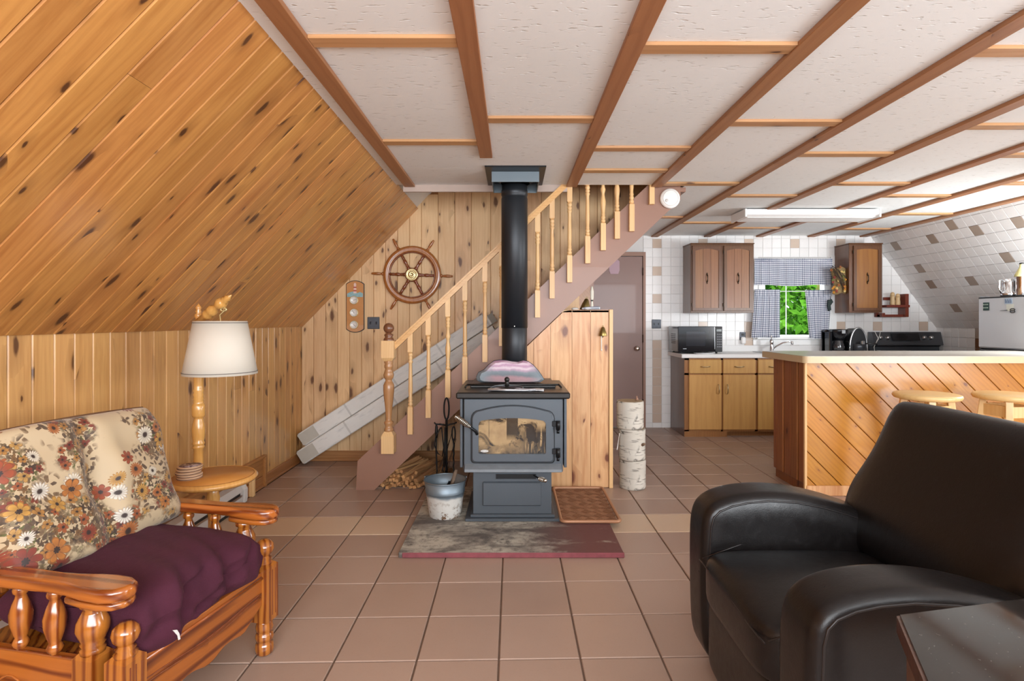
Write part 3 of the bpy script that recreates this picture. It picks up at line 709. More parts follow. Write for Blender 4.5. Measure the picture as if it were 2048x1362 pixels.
def frame(mb,outer,inner,ya,yb,rim=.006):
    n=len(outer)
    vs=[(a,yb,b) for a,b in outer]+[(a,ya+rim,b) for a,b in outer]
    c=(sum(a for a,b in outer)/n,sum(b for a,b in outer)/n)
    ins=[(a+(c[0]-a)*rim/.2,b+(c[1]-b)*rim/.16) for a,b in outer]
    vs+=[(a,ya,b) for a,b in ins]+[(a,ya,b) for a,b in inner]+[(a,ya+.012,b) for a,b in inner]
    fs=[]
    for L in range(4):
        for i in range(n):
            j=(i+1)%n; fs.append((L*n+i,L*n+j,(L+1)*n+j,(L+1)*n+i))
    return mb.add(vs,fs)
Yd=3.335
o1=arch(943,1108,811,925,10,7,Yd); i1=arch(957,1092,836,908,4.5,4,Yd)
S('door_shadow_gap',MB().prism(arch(941.5,1109.5,809.5,926.5,10,7.3,3.35),3.347,3.352,'y'),sd)
dr_=S('door',frame(MB(),o1,i1,Yd-.004,3.35))
def glass_mat():
    t=NT('sooty_glass'); tc=t.n('TexCoord').outputs['Object']; sp=t.n('SeparateXYZ',{0:tc}); x,y,z=sp.outputs
    n1=t.noise(tc,7,5,.6,1.2); n2=t.noise(t.n('Mapping',{'Vector':tc,'Scale':(70,1,5)}).outputs[0],1.0,3); n3=t.noise(tc,30,4)
    c=t.mix(n3,lin('#7c6040'),lin('#b89c6e'))
    # zones measured from the pane: burn streaks on the right, dark foot
    right=t.mapr(x,-.01,.10); low=t.mapr(z,.49,.42)
    dark=t.math('MULTIPLY',right,t.math('MULTIPLY',t.mapr(z,.60,.55),t.mapr(n2,.36,.5)),clamp=True)
    dark=t.math('MAXIMUM',dark,t.math('MULTIPLY',low,t.mapr(n1,.35,.55)))
    dark=t.math('MAXIMUM',dark,t.mapr(t.math('ADD',n1,t.math('MULTIPLY',right,.08)),.55,.64))
    band=t.math('MULTIPLY',t.math('COMPARE',x,-.005,.034),t.mapr(z,.50,.54)); dark=t.math('MAXIMUM',dark,t.math('MULTIPLY',band,.93))
    c=t.mix(dark,c,lin('#16130f'))
    return t.out(c,t.math('MULTIPLY_ADD',dark,-.25,.32),Coat_Weight=.6)
g=S('glass_pane',MB().prism(arch(955,1094,834,910,4.5,4,Yd),Yd+.006,Yd+.009,'y'),glass_mat())
# glass material coordinates are relative to the stove foot, z measured from there
S('firebox_brick_seam',MB().box(XX(978,Yd)-.0008,XX(978,Yd)+.0008,Yd+.0045,Yd+.006,ZZ(876,Yd),ZZ(838,Yd)),sd)
bd=S('badge',MB().prism([(XX(969,Yd)+.0235*math.cos(a),ZZ(902.5,Yd)+.0072*math.sin(a)) for a in [k*math.pi/12 for k in range(24)]],Yd+.0035,Yd+.0062,'y'),plain('badge_silver','#d9d9d6',.3,.2))
def text(body,size,loc,mat,parent=None,name='lettering',rot=(R(90),0,0),ext=.0004,align='CENTER'):
    c=bpy.data.curves.new(name,'FONT'); c.body=body; c.size=size; c.extrude=ext; c.align_x=align; c.align_y='CENTER'; c.resolution_u=3
    o=bpy.data.objects.new(name,c); COL.objects.link(o); c.materials.append(mat)
    if parent is not None: o.parent=parent
    o.location=loc; o.rotation_euler=rot
    bpy.context.view_layer.update(); me=bpy.data.meshes.new_from_object(o.evaluated_get(bpy.context.evaluated_depsgraph_get()))
    bpy.data.objects.remove(o); o=link(name,me,mat,parent,loc,rot); return o
t_=text('DROLET',.0098,Vector((XX(969,Yd),Yd+.0033,ZZ(902.5,Yd)))-Vector(st.location),plain('badge_ink','#2c2c2e',.5),bd)
for y in (850,905):
    h=S('hinge',MB().tube([(XX(1116,Yd),3.326,ZZ(y+9,Yd)),(XX(1116,Yd),3.326,ZZ(y-9,Yd))],.013,12).cbox(XX(1104,Yd),XX(1119,Yd),3.328,3.34,ZZ(y+3,Yd),ZZ(y-8,Yd),.002).tube([(XX(1116,Yd),3.326,ZZ(y+16,Yd)),(XX(1116,Yd),3.326,ZZ(y+9,Yd))],.008,10),sd)
# spring door handle
a=P(952,863,3.32); b=P(913,834,3.22)
dh=S('door_handle',MB().tube([P(954,868,3.335),a,a.lerp(b,.35)],[.010,.010,.007],10),sd)
d=(b-a); n=d.normalized(); u=n.orthogonal().normalized(); v=n.cross(u)
pts=[]
for k in range(11*12+1):
    f=k/(11*12); r=.010+.006*math.sin(f*math.pi); ang=k*2*math.pi/12
    pts.append(a.lerp(b,.35+.7*f)+u*r*math.cos(ang)+v*r*math.sin(ang))
chr_=plain('nickel_spring','#b9b4aa',.25,1.0,.05)
m=MB().tube(pts,.0025,5); m.tube([a.lerp(b,.3),a.lerp(b,1.07)],.004,8)
L=Vector(st.location)
for i,vv in enumerate(m.v): m.v[i]=vv-L
obj('spring_grip',m,chr_,dh)
c0=P(1068,951,3.33); c1=P(1078,957,3.25); c2=P(1090,961,3.2)
ar=S('air_control',MB().tube([c0,c1],.005,8),sd)
pts=[]
d=(c2-c1); n=d.normalized();u=n.orthogonal().normalized();v=n.cross(u)
for k in range(6*10+1):
    f=k/60; pts.append(c1.lerp(c2,f)+(u*math.cos(k*.628)+v*math.sin(k*.628))*(.009+.004*math.sin(f*3.14)))
m=MB().tube(pts,.0024,5).ball(c2,.012,10,6)
for i,vv in enumerate(m.v): m.v[i]=vv-L
obj('spring_grip',m,chr_,ar)
# stove pipe
PX,PY=.0155,3.85
pb=plain('pipe_satin_black','#262a2f',.42,.35,.05,3,spec=.55)
sp_=thing('stove_pipe','straight black double-wall stove pipe rising to the ceiling box','stove pipe',(PX,PY,.838))
zj=ZZ(656,3.76)
wobj('lower_section',MB().lathe([(.088,.838),(.088,zj),(.086,zj+.003)],48,TX(PX,PY,0)),pb,sp_)
wobj('upper_section',MB().lathe([(.0915,zj),(.0915,2.10),(.0885,2.105),(.0885,2.12),(.092,2.125),(.092,2.155),(.0885,2.16),(.0885,2.19)],48,TX(PX,PY,0)),pb,sp_)
wobj('screw',MB().lathe([(.004,.0),(.003,.003)],8,TX(PX-.0,PY-.0915,zj+.012)@RXm),chr_,sp_)
cb=thing('chimney_support_box','square blue-grey ceiling box where the stove pipe goes through','chimney box',(.021,3.82,2.17))
sgb=plain('box_blue_grey','#6b7880',.45,.2,.04,3)
m=MB()
for a in ((-.157,.157,-.16,-.154),(-.157,.157,.154,.16),(-.157,-.151,-.154,.154),(.151,.157,-.154,.154)): m.box(.021+a[0],.021+a[1],3.82+a[2],3.82+a[3],2.172,2.24)
wobj('box_sides',m,sgb,cb)
wobj('inner_cone',MB().lathe([(.15,2.235),(.1,2.20)],32,TX(.021,3.82,0),cap=False).box(.021-.152,.021+.152,3.82-.155,3.82+.155,2.235,2.242),sd,cb)
wobj('trim_plate',MB().cbox(.021-.198,.021+.198,3.55,4.04,2.241,2.2495,.002),sd,cb)
# things on the stove top
def band_mat():
    t=NT('banded_stone'); tc=t.n('TexCoord').outputs['Object']; sp=t.n('SeparateXYZ',{0:tc}); x,y,z=sp.outputs
    nz=t.noise(tc,9,4,.6,.5); w_=t.math('ADD',z,t.math('MULTIPLY',nz,.05))
    c=t.ramp(t.mapr(w_,.0,.19),[(0,lin('#68727a')),(.15,lin('#8b7478')),(.32,lin('#a37c82')),(.42,lin('#5f6a72')),(.52,lin('#737d85')),(.6,lin('#b394a8')),(.66,lin('#d5c3cc')),(.74,lin('#ad829f')),(.82,lin('#d2bcc8')),(.92,lin('#a8809a')),(1,lin('#7b6280'))])
    edge=t.mapr(t.math('ABSOLUTE',t.math('SUBTRACT',x,-.0)),.11,.2)
    c=t.mix(edge,c,t.mix(nz,lin('#56626a'),lin('#8b979e')))
    return t.out(c,.45)
pts_=[(953,757),(957,748),(968,743),(977,733),(988,725),(1000,723),(1012,724),(1024,726),(1036,727),(1046,724),(1056,726),(1066,733),(1076,744),(1083,754),(1088,762),(1080,767),(1060,768),(1000,768),(962,767),(955,764)]
bs=thing('banded_stone','pink, white and grey banded stone slab leaning in front of the stove pipe','stone',(0,3.71,.838))
pl=[((x-CX)/F*3.70,EYE-(y-CY)/F*3.70+.010) for x,y in pts_]
mb=MB(); n=len(pl); cx_=0;cz_=.90
vs=[(a,3.665,b) for a,b in [(cx_+(a-cx_)*.9,cz_+(b-cz_)*.86) for a,b in pl]]+[(a,3.685,b) for a,b in pl]+[(a,3.725,b) for a,b in pl]+[(cx_+(a-cx_)*.9,3.745,cz_+(b-cz_)*.86) for a,b in pl]
fs=[tuple(range(n)),tuple(range(3*n,4*n))[::-1]]
for L_ in range(3):
    for i in range(n): j=(i+1)%n; fs.append((L_*n+i,L_*n+j,(L_+1)*n+j,(L_+1)*n+i))
mb.add(vs,fs,False)
wobj('slab_body',mb,band_mat(),bs); 
wobj('dark_rind',MB().tube([(a,3.705,b) for a,b in pl],.0035,6,closed=True),plain('dark_rind','#32343c',.6),bs)
ld=thing('trivet_lid','low black iron lid with a central knob on the stove top','lid',(XX(1014,3.45),3.45,.822))
obj('plate',MB().lathe([(.105,0),(.11,.006),(.10,.012),(.06,.02),(.02,.024)],32,Matrix.Diagonal((1,.55,1,1))),stt,ld)
obj('crescent_rim',MB().tube([(.1*math.cos(a),.05*math.sin(a)-.01,.014+.012*math.sin(a)) for a in [math.pi*k/14 for k in range(15)]],.004,6),plain('iron_edge','#8a9094',.3,.8),ld)
obj('knob',MB().lathe([(.012,.02),(.013,.055),(.01,.058)],16).ball((0,-.004,.066),.0165,14,10),stt,ld)
def paper_mat():
    t=NT('printed_newspaper'); tc=t.n('TexCoord').outputs['Object']
    v=t.n('Mapping',{'Vector':tc,'Scale':(60,400,60)}).outputs[0]; n1=t.mapr(t.noise(v,1,2),.5,.6)
    c=t.mix(t.math('MULTIPLY',n1,.5),lin('#c9cacd'),lin('#6f7276')); return t.out(c,.35,Coat_Weight=.3)
nw=thing('folded_flyer','shiny folded printed flyer lying on the front of the stove top','flyer',(XX(1033,3.42),3.42,.822),(0,0,R(-5)))
obj('fold',MB().grid(18,4,lambda u,v:(-.17+.34*u,-.055+.10*v+.02*u,.004+.010*math.sin(v*3.1)*(1-u*.4)+.004*math.sin(u*9)**2)),paper_mat(),nw).modifiers.new('t','SOLIDIFY').thickness=.003
obj('rolled_edge',MB().tube([(-.17,-.056,.011),(-.05,-.058,.010),(.06,-.05,.009),(.12,-.036,.012)],[.010,.010,.009,.006],8,flat=.8),plain('foil_grey','#c3c5ca',.2,.6,.06),nw)
# ================================================================ galvanised bucket, tools, kindling
gv=plain('galvanised','#7d8a93',.42,.75,.25,9)
def bucket_mat():
    t=NT('painted_pail'); tc=t.n('TexCoord').outputs['Object']; sp=t.n('SeparateXYZ',{0:tc}); z=sp.outputs[2]
    n1=t.noise(tc,7,4); n2=t.noise(tc,34,5,.7)
    zn=t.math('ADD',z,t.math('MULTIPLY',n1,.06))
    pale=t.mapr(zn,.165,.15); c=t.mix(t.noise(tc,9,3),lin('#6d7b86'),lin('#94a1aa'))
    c=t.mix(t.math('MULTIPLY',pale,.9),c,lin('#cfccc5'))
    rust=t.math('MULTIPLY',t.mapr(n2,.53,.6),t.mapr(z,.13,.03)); c=t.mix(rust,c,lin('#6b5038'))
    return t.out(c,.5,Metallic=t.math('MULTIPLY_ADD',pale,-.6,.65))
bk=thing('ash_bucket','dented galvanised ash bucket with peeling white paint on the hearth','bucket',(-.424,3.50,.028))
obj('pail',MB().lathe([(.098,0),(.100,.004),(.107,.05),(.118,.135),(.121,.15),(.124,.152),(.122,.156),(.125,.162),(.123,.166),(.131,.222),(.128,.222),(.119,.16),(.103,.04),(.05,.035),(.002,.035)],40,cap=False),bucket_mat(),bk)
obj('rim',MB().tube([(.132*math.cos(a),.132*math.sin(a),.223) for a in [k*math.pi/20 for k in range(40)]],.0045,6,closed=True),gv,bk)
obj('ashes',MB().lathe([(.112,.12),(.07,.128),(.03,.124),(.002,.13)],24,cap=False),plain('ash_grey','#8b8780',.95,mottle=.3,scale=30,bump=.6),bk)
obj('handle',MB().tube([(.133*math.cos(a),.02+.0*a+.133*math.sin(a)*.93,.212+.02*math.cos(a*2)) for a in [math.pi*k/16 for k in range(17)]],.003,6),gv,bk)
sk=thing('charred_stick','charred stick standing in the ash bucket','stick',(-.40,3.49,.15),(R(8),R(16),0))
obj('stick',MB().lathe([(.012,0),(.014,.04),(.012,.1),(.013,.15),(.009,.18)],7,Matrix.Diagonal((1,.7,1,1))),plain('charred_wood','#6b5a4b',.9,mottle=.5,scale=30,bump=.5),sk)
sk=thing('ash_shovel','black blade of a small shovel leaning in the ash bucket','shovel',(-.435,3.51,.148),(R(6),R(28),0))
obj('blade',MB().cbox(-.014,.014,-.003,.003,0,.10,.002),sd,sk); obj('shaft',MB().tube([(0,0,.09),(0,0,.135)],.005,8),sd,sk)
TXc,TYc=XX(893,3.84),3.84
iron=plain('wrought_iron','#1f1e1e',.5,.6,.3,20,bump=.2)
ft=thing('fireplace_tool_stand','black iron tool stand behind the bucket, beside the stove','tool stand',(TXc,TYc,.028))
obj('foot',MB().lathe([(.085,0),(.085,.006),(.02,.012),(.012,.03)],24),iron,ft)
zt=.73-.028
obj('stem',MB().tube([(0,0,.01),(0,0,.54)],.0085,10),iron,ft)
obj('loop_handle',MB().tube([(0,0,.535)]+[(.017*math.sin(a),0,.615-.055*math.cos(a)*1.35) for a in [2*math.pi*k/20 for k in range(21)]]+[(0,0,.535)],.006,8,flat=1.3),iron,ft)
obj('hook_bar',MB().tube([(-.085,0,.52),(-.075,.0,.508),(-.03,0,.505),(0,0,.50),(.03,0,.508),(.055,0,.512),(.07,-.01,.522)],.0055,8).tube([(-.045,-.03,.515),(0,0,.5),(.03,.03,.505)],.005,8),iron,ft)
def tool(name,label,dx,dy,parts,cat='tool'):
    r=thing(name,label,cat,(TXc+dx,TYc+dy,.06))
    for nm,mb in parts: obj(nm,mb,iron,r)
    return r
tool('fire_poker','thin black poker hanging left on the tool stand',-.07,0,[('shaft',MB().tube([(0,0,-.0),(.004,0,.15),(-.002,0,.3),(0,0,.47)],.0055,8)),('grip',MB().lathe([(.008,.38),(.011,.42),(.009,.46),(.004,.475)],10))])
tool('fire_tongs','looped black fire tongs hanging in front on the tool stand',-.035,-.035,[('loop',MB().tube([(.0,0,.46),(-.035,0,.40),(-.045,0,.34),(-.02,0,.28),(.01,0,.26),(.02,0,.32),(.012,0,.40),(.005,0,.46)],.004,8)),('arm',MB().tube([(.03,0,.46),(.024,0,.3),(.02,0,.19)],.005,8).tube([(.036,0,.46),(.034,0,.3),(.03,0,.19)],.004,8)),('claw',MB().tube([(.02,0,.2),(.012,0,.17),(.016,0,.15)],.0045,6).tube([(.032,0,.2),(.036,0,.17),(.032,0,.15)],.0045,6))])
tool('fire_brush','twisted black rod with an oval grip hanging right on the tool stand',.05,-.005,[('shaft',MB().tube([(.002*math.cos(k*1.3),.002*math.sin(k*1.3),.04+k*.012) for k in range(29)],.006,7)),('grip',MB().tube([(.011*math.sin(a),0,.41-.05*math.cos(a)) for a in [2*math.pi*k/16 for k in range(16)]],.005,8,closed=True)),('bristles',MB().lathe([(.02,0),(.024,.03),(.01,.055)],10))])
rk=random.Random(5); kn=0
kmesh=[]
for k in range(8):
    L=rk.uniform(.38,.52); a=rk.uniform(.009,.014); b=rk.uniform(.007,.012)
    mb=MB().prism([(-a,-b),(a*.9,-b*1.1),(a,b*.8),(-a*.8,b)],-L/2,L/2,'x'); mm=mb.mesh('kindling'); mm.materials.append(M['kindling']); kmesh.append(mm)
rows=[(0.0,19),(.021,17),(.042,15),(.063,12),(.084,9),(.105,6),(.123,3)]
klab=['split pine kindling stick in the pile under the stair']
for li,(zz_,cnt) in enumerate(rows):
    for k in range(cnt):
        x=-.945+.024*k+li*.010+rk.uniform(-.006,.006)
        o=link('kindling_stick',kmesh[rk.randrange(8)],None,None,(x+.0,4.36+rk.uniform(-.035,.03)+.07*0,.014+zz_+rk.uniform(0,.004)),(rk.uniform(-.5,.5),rk.uniform(-.03,.03),R(90-14)+rk.uniform(-.12,.12)))
        tag(o,'split pine kindling stick in the pile under the brown stair','kindling','kindling sticks piled under the stair')
        if li>2 and k%5==0: o.rotation_euler.y+=.08; o.location.z+=.008
# twigs at the right of the pile
for k in range(5):
    a=Vector((-.60+.02*k,4.0+.03*k,.02)); b=Vector((-.50+.015*k,4.25+.02*k,.28+.05*(k%3)))
    o=obj('dry_twig',MB().tube([a,a.lerp(b,.4)+Vector((.01,0,.02)),b],.0025,5),plain('twig_bark','#4a3a2c',.9),None); tag(o,'thin dry twig leaning beside the kindling pile','twig','dry twigs beside the kindling')
# ================================================================ pine partition (closet side) right of the stove
YP=4.15
pt=thing('pine_partition','low knotty pine plank partition under the stair, right of the stove','partition',(XX(1100,YP),YP,0))
ZP=ZZ(620,YP)
L=Vector(pt.location)
xs=[995,1030,1067,1101,1144,1181.2,1217.5]
for a,b in zip(xs[:-1],xs[1:]):
    xa,xb=XX(a,YP)+.0012,XX(b,YP)-.0012
    top_=lambda X: min(ZP,EYE-(bot((X/s41)+CX)-CY)*s41-.004)
    poly=[(xa,0.004),(xb,0.004),(xb,top_(xb))]
    # board tops follow the stringer's lower edge
    if top_(xa)<ZP<=top_(xb)+1e-6:
        for k in range(1,8):
            X=xb+(xa-xb)*k/8
            if top_(X)<ZP: poly.append((X,top_(X))); 
            elif k==7: pass
    poly.append((xa,top_(xa)))
    mb=MB().prism(poly,YP,YP+.02,'y')
    cxm=(xa+xb)/2
    for i,v in enumerate(mb.v): mb.v[i]=Vector((v.x-cxm,v.y-YP,v.z))
    o=obj('plank',mb,M['partition_pine'],pt); o.location=Vector((cxm,YP,0))-L
wobj('corner_trim',MB().cbox(XX(1217.5,YP)+.001,XX(1225.5,YP),YP-.012,YP+.02,0,ZP+.004,.003),M['baluster'],pt)
wobj('side_board',MB().box(XX(1225.5,YP)-.02,XX(1225.5,YP),YP+.02,YS-.03,0,ZP),M['wall_pine'],pt)
wobj('top_board',MB().cbox(.3,XX(1225.5,YP),YP+.0,YS-.03,ZP-.02,ZP,.003),M['wall_pine'],pt)
# bells and odds on the partition
brs=plain('aged_brass','#8f7d4c',.35,.9,.3,30)
zT=ZP
def cowbell(name,label,x,y,z,s=1.0,rot=(0,0,0),clap=True):
    r=thing(name,label,'bell',(x,y,z),rot)
    obj('bell_body',MB().lathe([(.030*s,0),(.031*s,.003*s),(.024*s,.03*s),(.012*s,.062*s),(.006*s,.068*s)],20,cap=False),brs,r).modifiers.new('t','SOLIDIFY').thickness=.002
    obj('hanger',MB().tube([(.006*s*math.cos(a),0,(.070+.008*math.sin(a))*s) for a in [k*math.pi/6 for k in range(12)]],.0018*s,5,closed=True),brs,r)
    if clap: obj('clapper',MB().tube([(0,0,.06*s),(0,0,-.006*s)],.002*s,5).ball((0,0,-.008*s),.005*s,8,6),brs,r)
    return r
cowbell('brass_bell','conical brass bell with a white pull cord hung on the pine partition',XX(1206.5,4.10),YP-.034,ZZ(672,4.11))
pc=obj('pull_cord',MB().tube([(XX(1203.5,4.1),YP-.034,ZZ(672,4.11)),(XX(1203.5,4.1),YP-.034,ZZ(700,4.11))],.004,8).ball((XX(1203.5,4.1),YP-.034,ZZ(700,4.11)),.007,8,6),plain('white_cord','#e8e4da',.7),None); tag(pc,'white pull cord hanging under the brass bell on the pine partition','cord')
cowbell('tree_bell','brass bell with pale figures standing on the partition under the stair',XX(1170,4.3),4.3,zT,1.35,(0,R(8),0))
fg=thing('wooden_figure','slim white wooden figure standing upright behind the brass bell','figurine',(XX(1184,4.34),4.34,zT))
obj('figure_body',MB().lathe([(.012,0),(.010,.04),(.007,.075),(.010,.085),(.013,.10),(.013,.15),(.006,.185),(.002,.19)],12,Matrix.Diagonal((1,.5,1,1))),plain('bone_white','#dcd8c8',.6),fg)
obj('belt',MB().lathe([(.0085,.072),(.0105,.078),(.0085,.083)],12),plain('belt_dark','#4a4a44',.6),fg)
cl=thing('folded_cloth','rolled blue-and-white striped cloth lying on top of the partition','cloth',(XX(1182,4.22),4.22,zT))
obj('roll',MB().tube([(-.07,0,.012),(-.03,-.004,.014),(.03,0,.016),(.068,.0,.016)],[.008,.014,.015,.010],12,flat=.8),plain('white_cloth','#d6dbe2',.8,mottle=.15,scale=40),cl)
for dz,y_ in ((.006,-.0125),(.014,-.0155),(.023,-.010)): obj('blue_stripe',MB().tube([(-.055,y_*.8,dz+.0),(0,y_,dz+.002),(.06,y_,dz+.003)],.0018,5),plain('navy_thread','#33415c',.7),cl)
cl2=thing('crumpled_tissue','small crumpled white paper beside the striped cloth on the partition','paper',(XX(1150,4.25),4.25,zT))
obj('tissue',MB().ball((0,0,.011),.018,9,6,None,1.6,1,.62),plain('tissue_white','#ddd8d0',.9,bump=.8,bscale=60),cl2)
# birch logs, boot tray
def birch():
    t=NT('birch_bark'); tc=t.n('TexCoord').outputs['Object']; ob=t.n('ObjectInfo').outputs['Random']
    n1=t.noise(t.n('Mapping',{'Vector':tc,'Scale':(9,9,75)}).outputs[0],1,3,.6); n2=t.noise(tc,9,5,.6,1)
    c=t.mix(t.noise(tc,6,3),lin('#b6afa2'),lin('#dad6cc'))
    c=t.mix(t.math('MULTIPLY',t.mapr(n1,.57,.66),.7),c,lin('#4c443a')); c=t.mix(t.math('MULTIPLY',t.mapr(n2,.56,.64),.8),c,lin('#3c3a34'))
    t.bump(n1,.5,.003); return t.out(c,.75)
M['birch']=birch(); endg=plain('log_end_grain','#a08c70',.9,mottle=.3,scale=20)
for i,(cx_,za,zb_,r_,lab) in enumerate(((.906,0,.215,.098,'bottom birch log of the stack of three beside the partition'),(.902,.2155,.447,.1,'middle birch log of the stack, with a peeling curl of bark'),(.888,.4475,.652,.1,'top birch log of the stack of three beside the partition'))):
    r=thing('birch_log',lab,'log',(cx_,4.17,za),group='stacked birch logs')
    rr=random.Random(i+3); pr=[]
    H=zb_-za
    obj('bark',MB().lathe([(r_*.95,0),(r_,.012)]+[(r_*rr.uniform(.975,1.015),H*k/5) for k in range(1,5)]+[(r_,H-.01),(r_*.97,H)],28),M['birch'],r)
    obj('cut_end',MB().lathe([(r_*.93,H-.001),(r_*.92,H+.0003)],28),endg,r)
    if i==1: 
        obj('bark_curl',MB().grid(3,5,lambda u,v:(-r_-.004-.022*v+.012*u*v,-.05+.02*u,.20-.125*v)),plain('bark_white','#e0ddd6',.8,bump=.3),r).modifiers.new('t','SOLIDIFY').thickness=.003
        obj('branch_stub',MB().lathe([(.012,0),(.01,.02),(.006,.028)],8,TX(.06,-.078,.12)@Matrix.Rotation(R(60),4,'X')@Matrix.Rotation(R(30),4,'Y')),plain('stub_brown','#7c6450',.9),r)
    if i==2: obj('moss_twig',MB().tube([(.04,.0,H),(.05,-.01,H+.02),(.048,-.01,H+.035)],.005,6).ball((.052,-.005,H+.01),.01,6,5),plain('pinkish_twig','#a8826c',.9),r)
def tray_mat():
    t=NT('copper_boot_tray'); return plain('copper_boot_tray_','#94694e',.42,.3,.1,6)
tm_=tray_mat(); ty=thing('boot_tray','brown embossed boot tray lying on the hearth right of the stove','tray',(.475,3.68,.028))
x0,x1,y0,y1=.297-.475,.655-.475,3.345-3.68,4.02-3.68
obj('tray_base',MB().cbox(x0+.012,x1-.012,y0+.012,y1-.012,0,.006,.002),tm_,ty)
rc=.03; cor=[(x1-rc,y1-rc,0),(x0+rc,y1-rc,90),(x0+rc,y0+rc,180),(x1-rc,y0+rc,270)]
loop=[]
for cx_,cy_,a0 in cor:
    for k in range(6): a=R(a0+18*k); loop.append((cx_+rc*math.cos(a),cy_+rc*math.sin(a),.012))
obj('rolled_rim',MB().tube(loop,.011,8,closed=True),plain('tray_rim_copper','#b28363',.4,.3,.06),ty)
m=MB()
for i in range(5):
    for j in range(9):
        bx=x0+.045+.067*i; by=y0+.045+.073*j; a=R(45 if (i+j)%2 else -45)
        for k in range(-2,3):
            m.box(-.026,.026,-.0025,.0025,.0055,.0095,TX(bx+.0,by,0)@Matrix.Rotation(a,4,'Z')@TX(0,k*.011,0))
stuff(obj('raised_weave',m,tm_,ty))
# ================================================================ kitchen
black=plain('gloss_black','#15161a',.14,0,.05,coat=.3); blk2=plain('satin_black','#1c1d20',.45)
steel=plain('brushed_steel','#c3c4c6',.28,1.0,.06,4); dsteel=plain('dark_steel','#4c4f54',.35,.7,.06,4)
chrome=plain('chrome','#dfe0e2',.1,1.0,.02); antique=plain('antique_pull','#3c3226',.4,.7,.2,40)
brp=plain('worn_brass_pull','#c0b090',.3,1.0,.1,40)
def boxpx(x0,x1,y0,y1,Yf,depth=.02,c=.003):
    return MB().cbox(XX(x0,Yf),XX(x1,Yf),Yf,Yf+depth,ZZ(y1,Yf),ZZ(y0,Yf),c)
# base cabinets left part
YC=5.97; CXa=1.858; CXb=4.14
bc=thing('base_cabinet','honey-brown base cabinets with flat doors under the kitchen window','cabinet',(CXa,YC,0))
obj_=wobj('carcass',MB().cbox(CXa,CXb,YC+.02,YB-.012,.07,.85,.002),M['base_frame'],bc)
wobj('toe_kick',MB().box(CXa+.0,CXa+.46,YC+.004,YC+.03,0,.072).box(CXa+.46,CXb,YC+.07,YC+.09,0,.07),M['base_frame'],bc)
wobj('side_panel',MB().box(CXa-.004,CXa,YC+.0,YB-.012,0,.85),M['oak_dark'],bc)
fr=MB()
for a in ((1369,1378),(1441.5,1446),(1509.5,1515.5)): 
    fr.box(XX(a[0],YC),XX(a[1],YC),YC,YC+.02,.06,.85)
fr.box(CXa,CXb,YC,YC+.0195,ZZ(720,YC),.85).box(CXa,CXb,YC,YC+.0195,ZZ(750,YC),ZZ(746,YC)).box(CXa,CXb,YC,YC+.0195,.06,ZZ(859.5,YC))
xx_=2.715
while xx_<CXb-.45: xx_+=.36; fr.box(xx_-.02,xx_+.015,YC,YC+.02,.06,.85)
wobj('face_frame',fr,M['base_frame'],bc)
cols=[(XX(1378,YC),XX(1441.5,YC)),(XX(1446,YC),XX(1509.5,YC)),(XX(1515.5,YC),XX(1515.5,YC)+.33),(3.06,3.40),(3.43,3.76),(3.79,4.12)]
for i,(a,b) in enumerate(cols):
    dr2=wobj('drawer',MB().cbox(a-.004,b+.004,YC-.016,YC+.002,ZZ(746,YC)-.004,ZZ(720,YC)+.004,.004),M['base_door'],bc)
    cx_=(a+b)/2; zc=ZZ(733,YC)
    def wpull(name,pts,r,mat,par):
        m=MB().tube(pts,r,7)
        for k,v in enumerate(m.v): m.v[k]=v-Vector(bc.location)
        return obj(name,m,mat,par)
    wpull('pull',[(cx_-.05,YC-.016,zc),(cx_-.042,YC-.034,zc),(cx_,YC-.038,zc-.003),(cx_+.042,YC-.034,zc),(cx_+.05,YC-.016,zc)],.0042,brp,dr2)
    do=wobj('door',MB().cbox(a-.004,b+.004,YC-.016,YC+.002,ZZ(859,YC),ZZ(750,YC)+.003,.004),M['base_door'],bc)
    hx=(b-.03) if i%2==0 else (a+.04); z_=ZZ(778,YC)
    wpull('pull',[(hx,YC-.016,z_+.05),(hx,YC-.034,z_+.042),(hx,YC-.037,z_),(hx,YC-.034,z_-.042),(hx,YC-.016,z_-.05)],.0042,brp,do)
lam=plain('white_laminate','#e2e1e0',.35,0,.05)
ct=thing('kitchen_countertop','long white laminate countertop with low backsplash under the window','countertop',(CXa,YC,.85))
wobj('worktop',MB().cbox(CXa-.04,CXb,YC-.03,YB-.012,.851,.893,.005),lam,ct)
wobj('backsplash',MB().cbox(2.42,CXb,YB-.03,YB-.012,.893,.965,.004),lam,ct)
# sink and faucet
sk_=thing('kitchen_sink','steel drop-in sink behind the end of the bar counter','sink',(3.05,6.2,.893))
wobj('rim',MB().tube([(2.78,6.03,.896),(3.42,6.03,.896),(3.42,6.40,.896),(2.78,6.40,.896)],.007,6,closed=True,flat=.5).box(2.79,3.41,6.04,6.39,.8935,.8955),steel,sk_)
fc=thing('faucet','single-lever chrome faucet with a low curved spout below the curtains','faucet',(XX(1543,6.33),6.33,.896))
obj('body',MB().lathe([(.028,0),(.028,.006),(.022,.012),(.021,.10),(.024,.12),(.018,.14),(.008,.15)],18),chrome,fc)
obj('spout',MB().tube([(.012,-.01,.035),(.05,-.03,.07),(.10,-.06,.105),(.15,-.09,.12),(.18,-.11,.118)],[.011,.010,.009,.009,.010],10).lathe([(.013,-.03),(.014,0)],12,TX(.18,-.11,.12)),chrome,fc)
obj('lever',MB().tube([(0,0,.145),(.0,.0,.17),(-.005,-.01,.195)],[.006,.006,.008],8),chrome,fc)
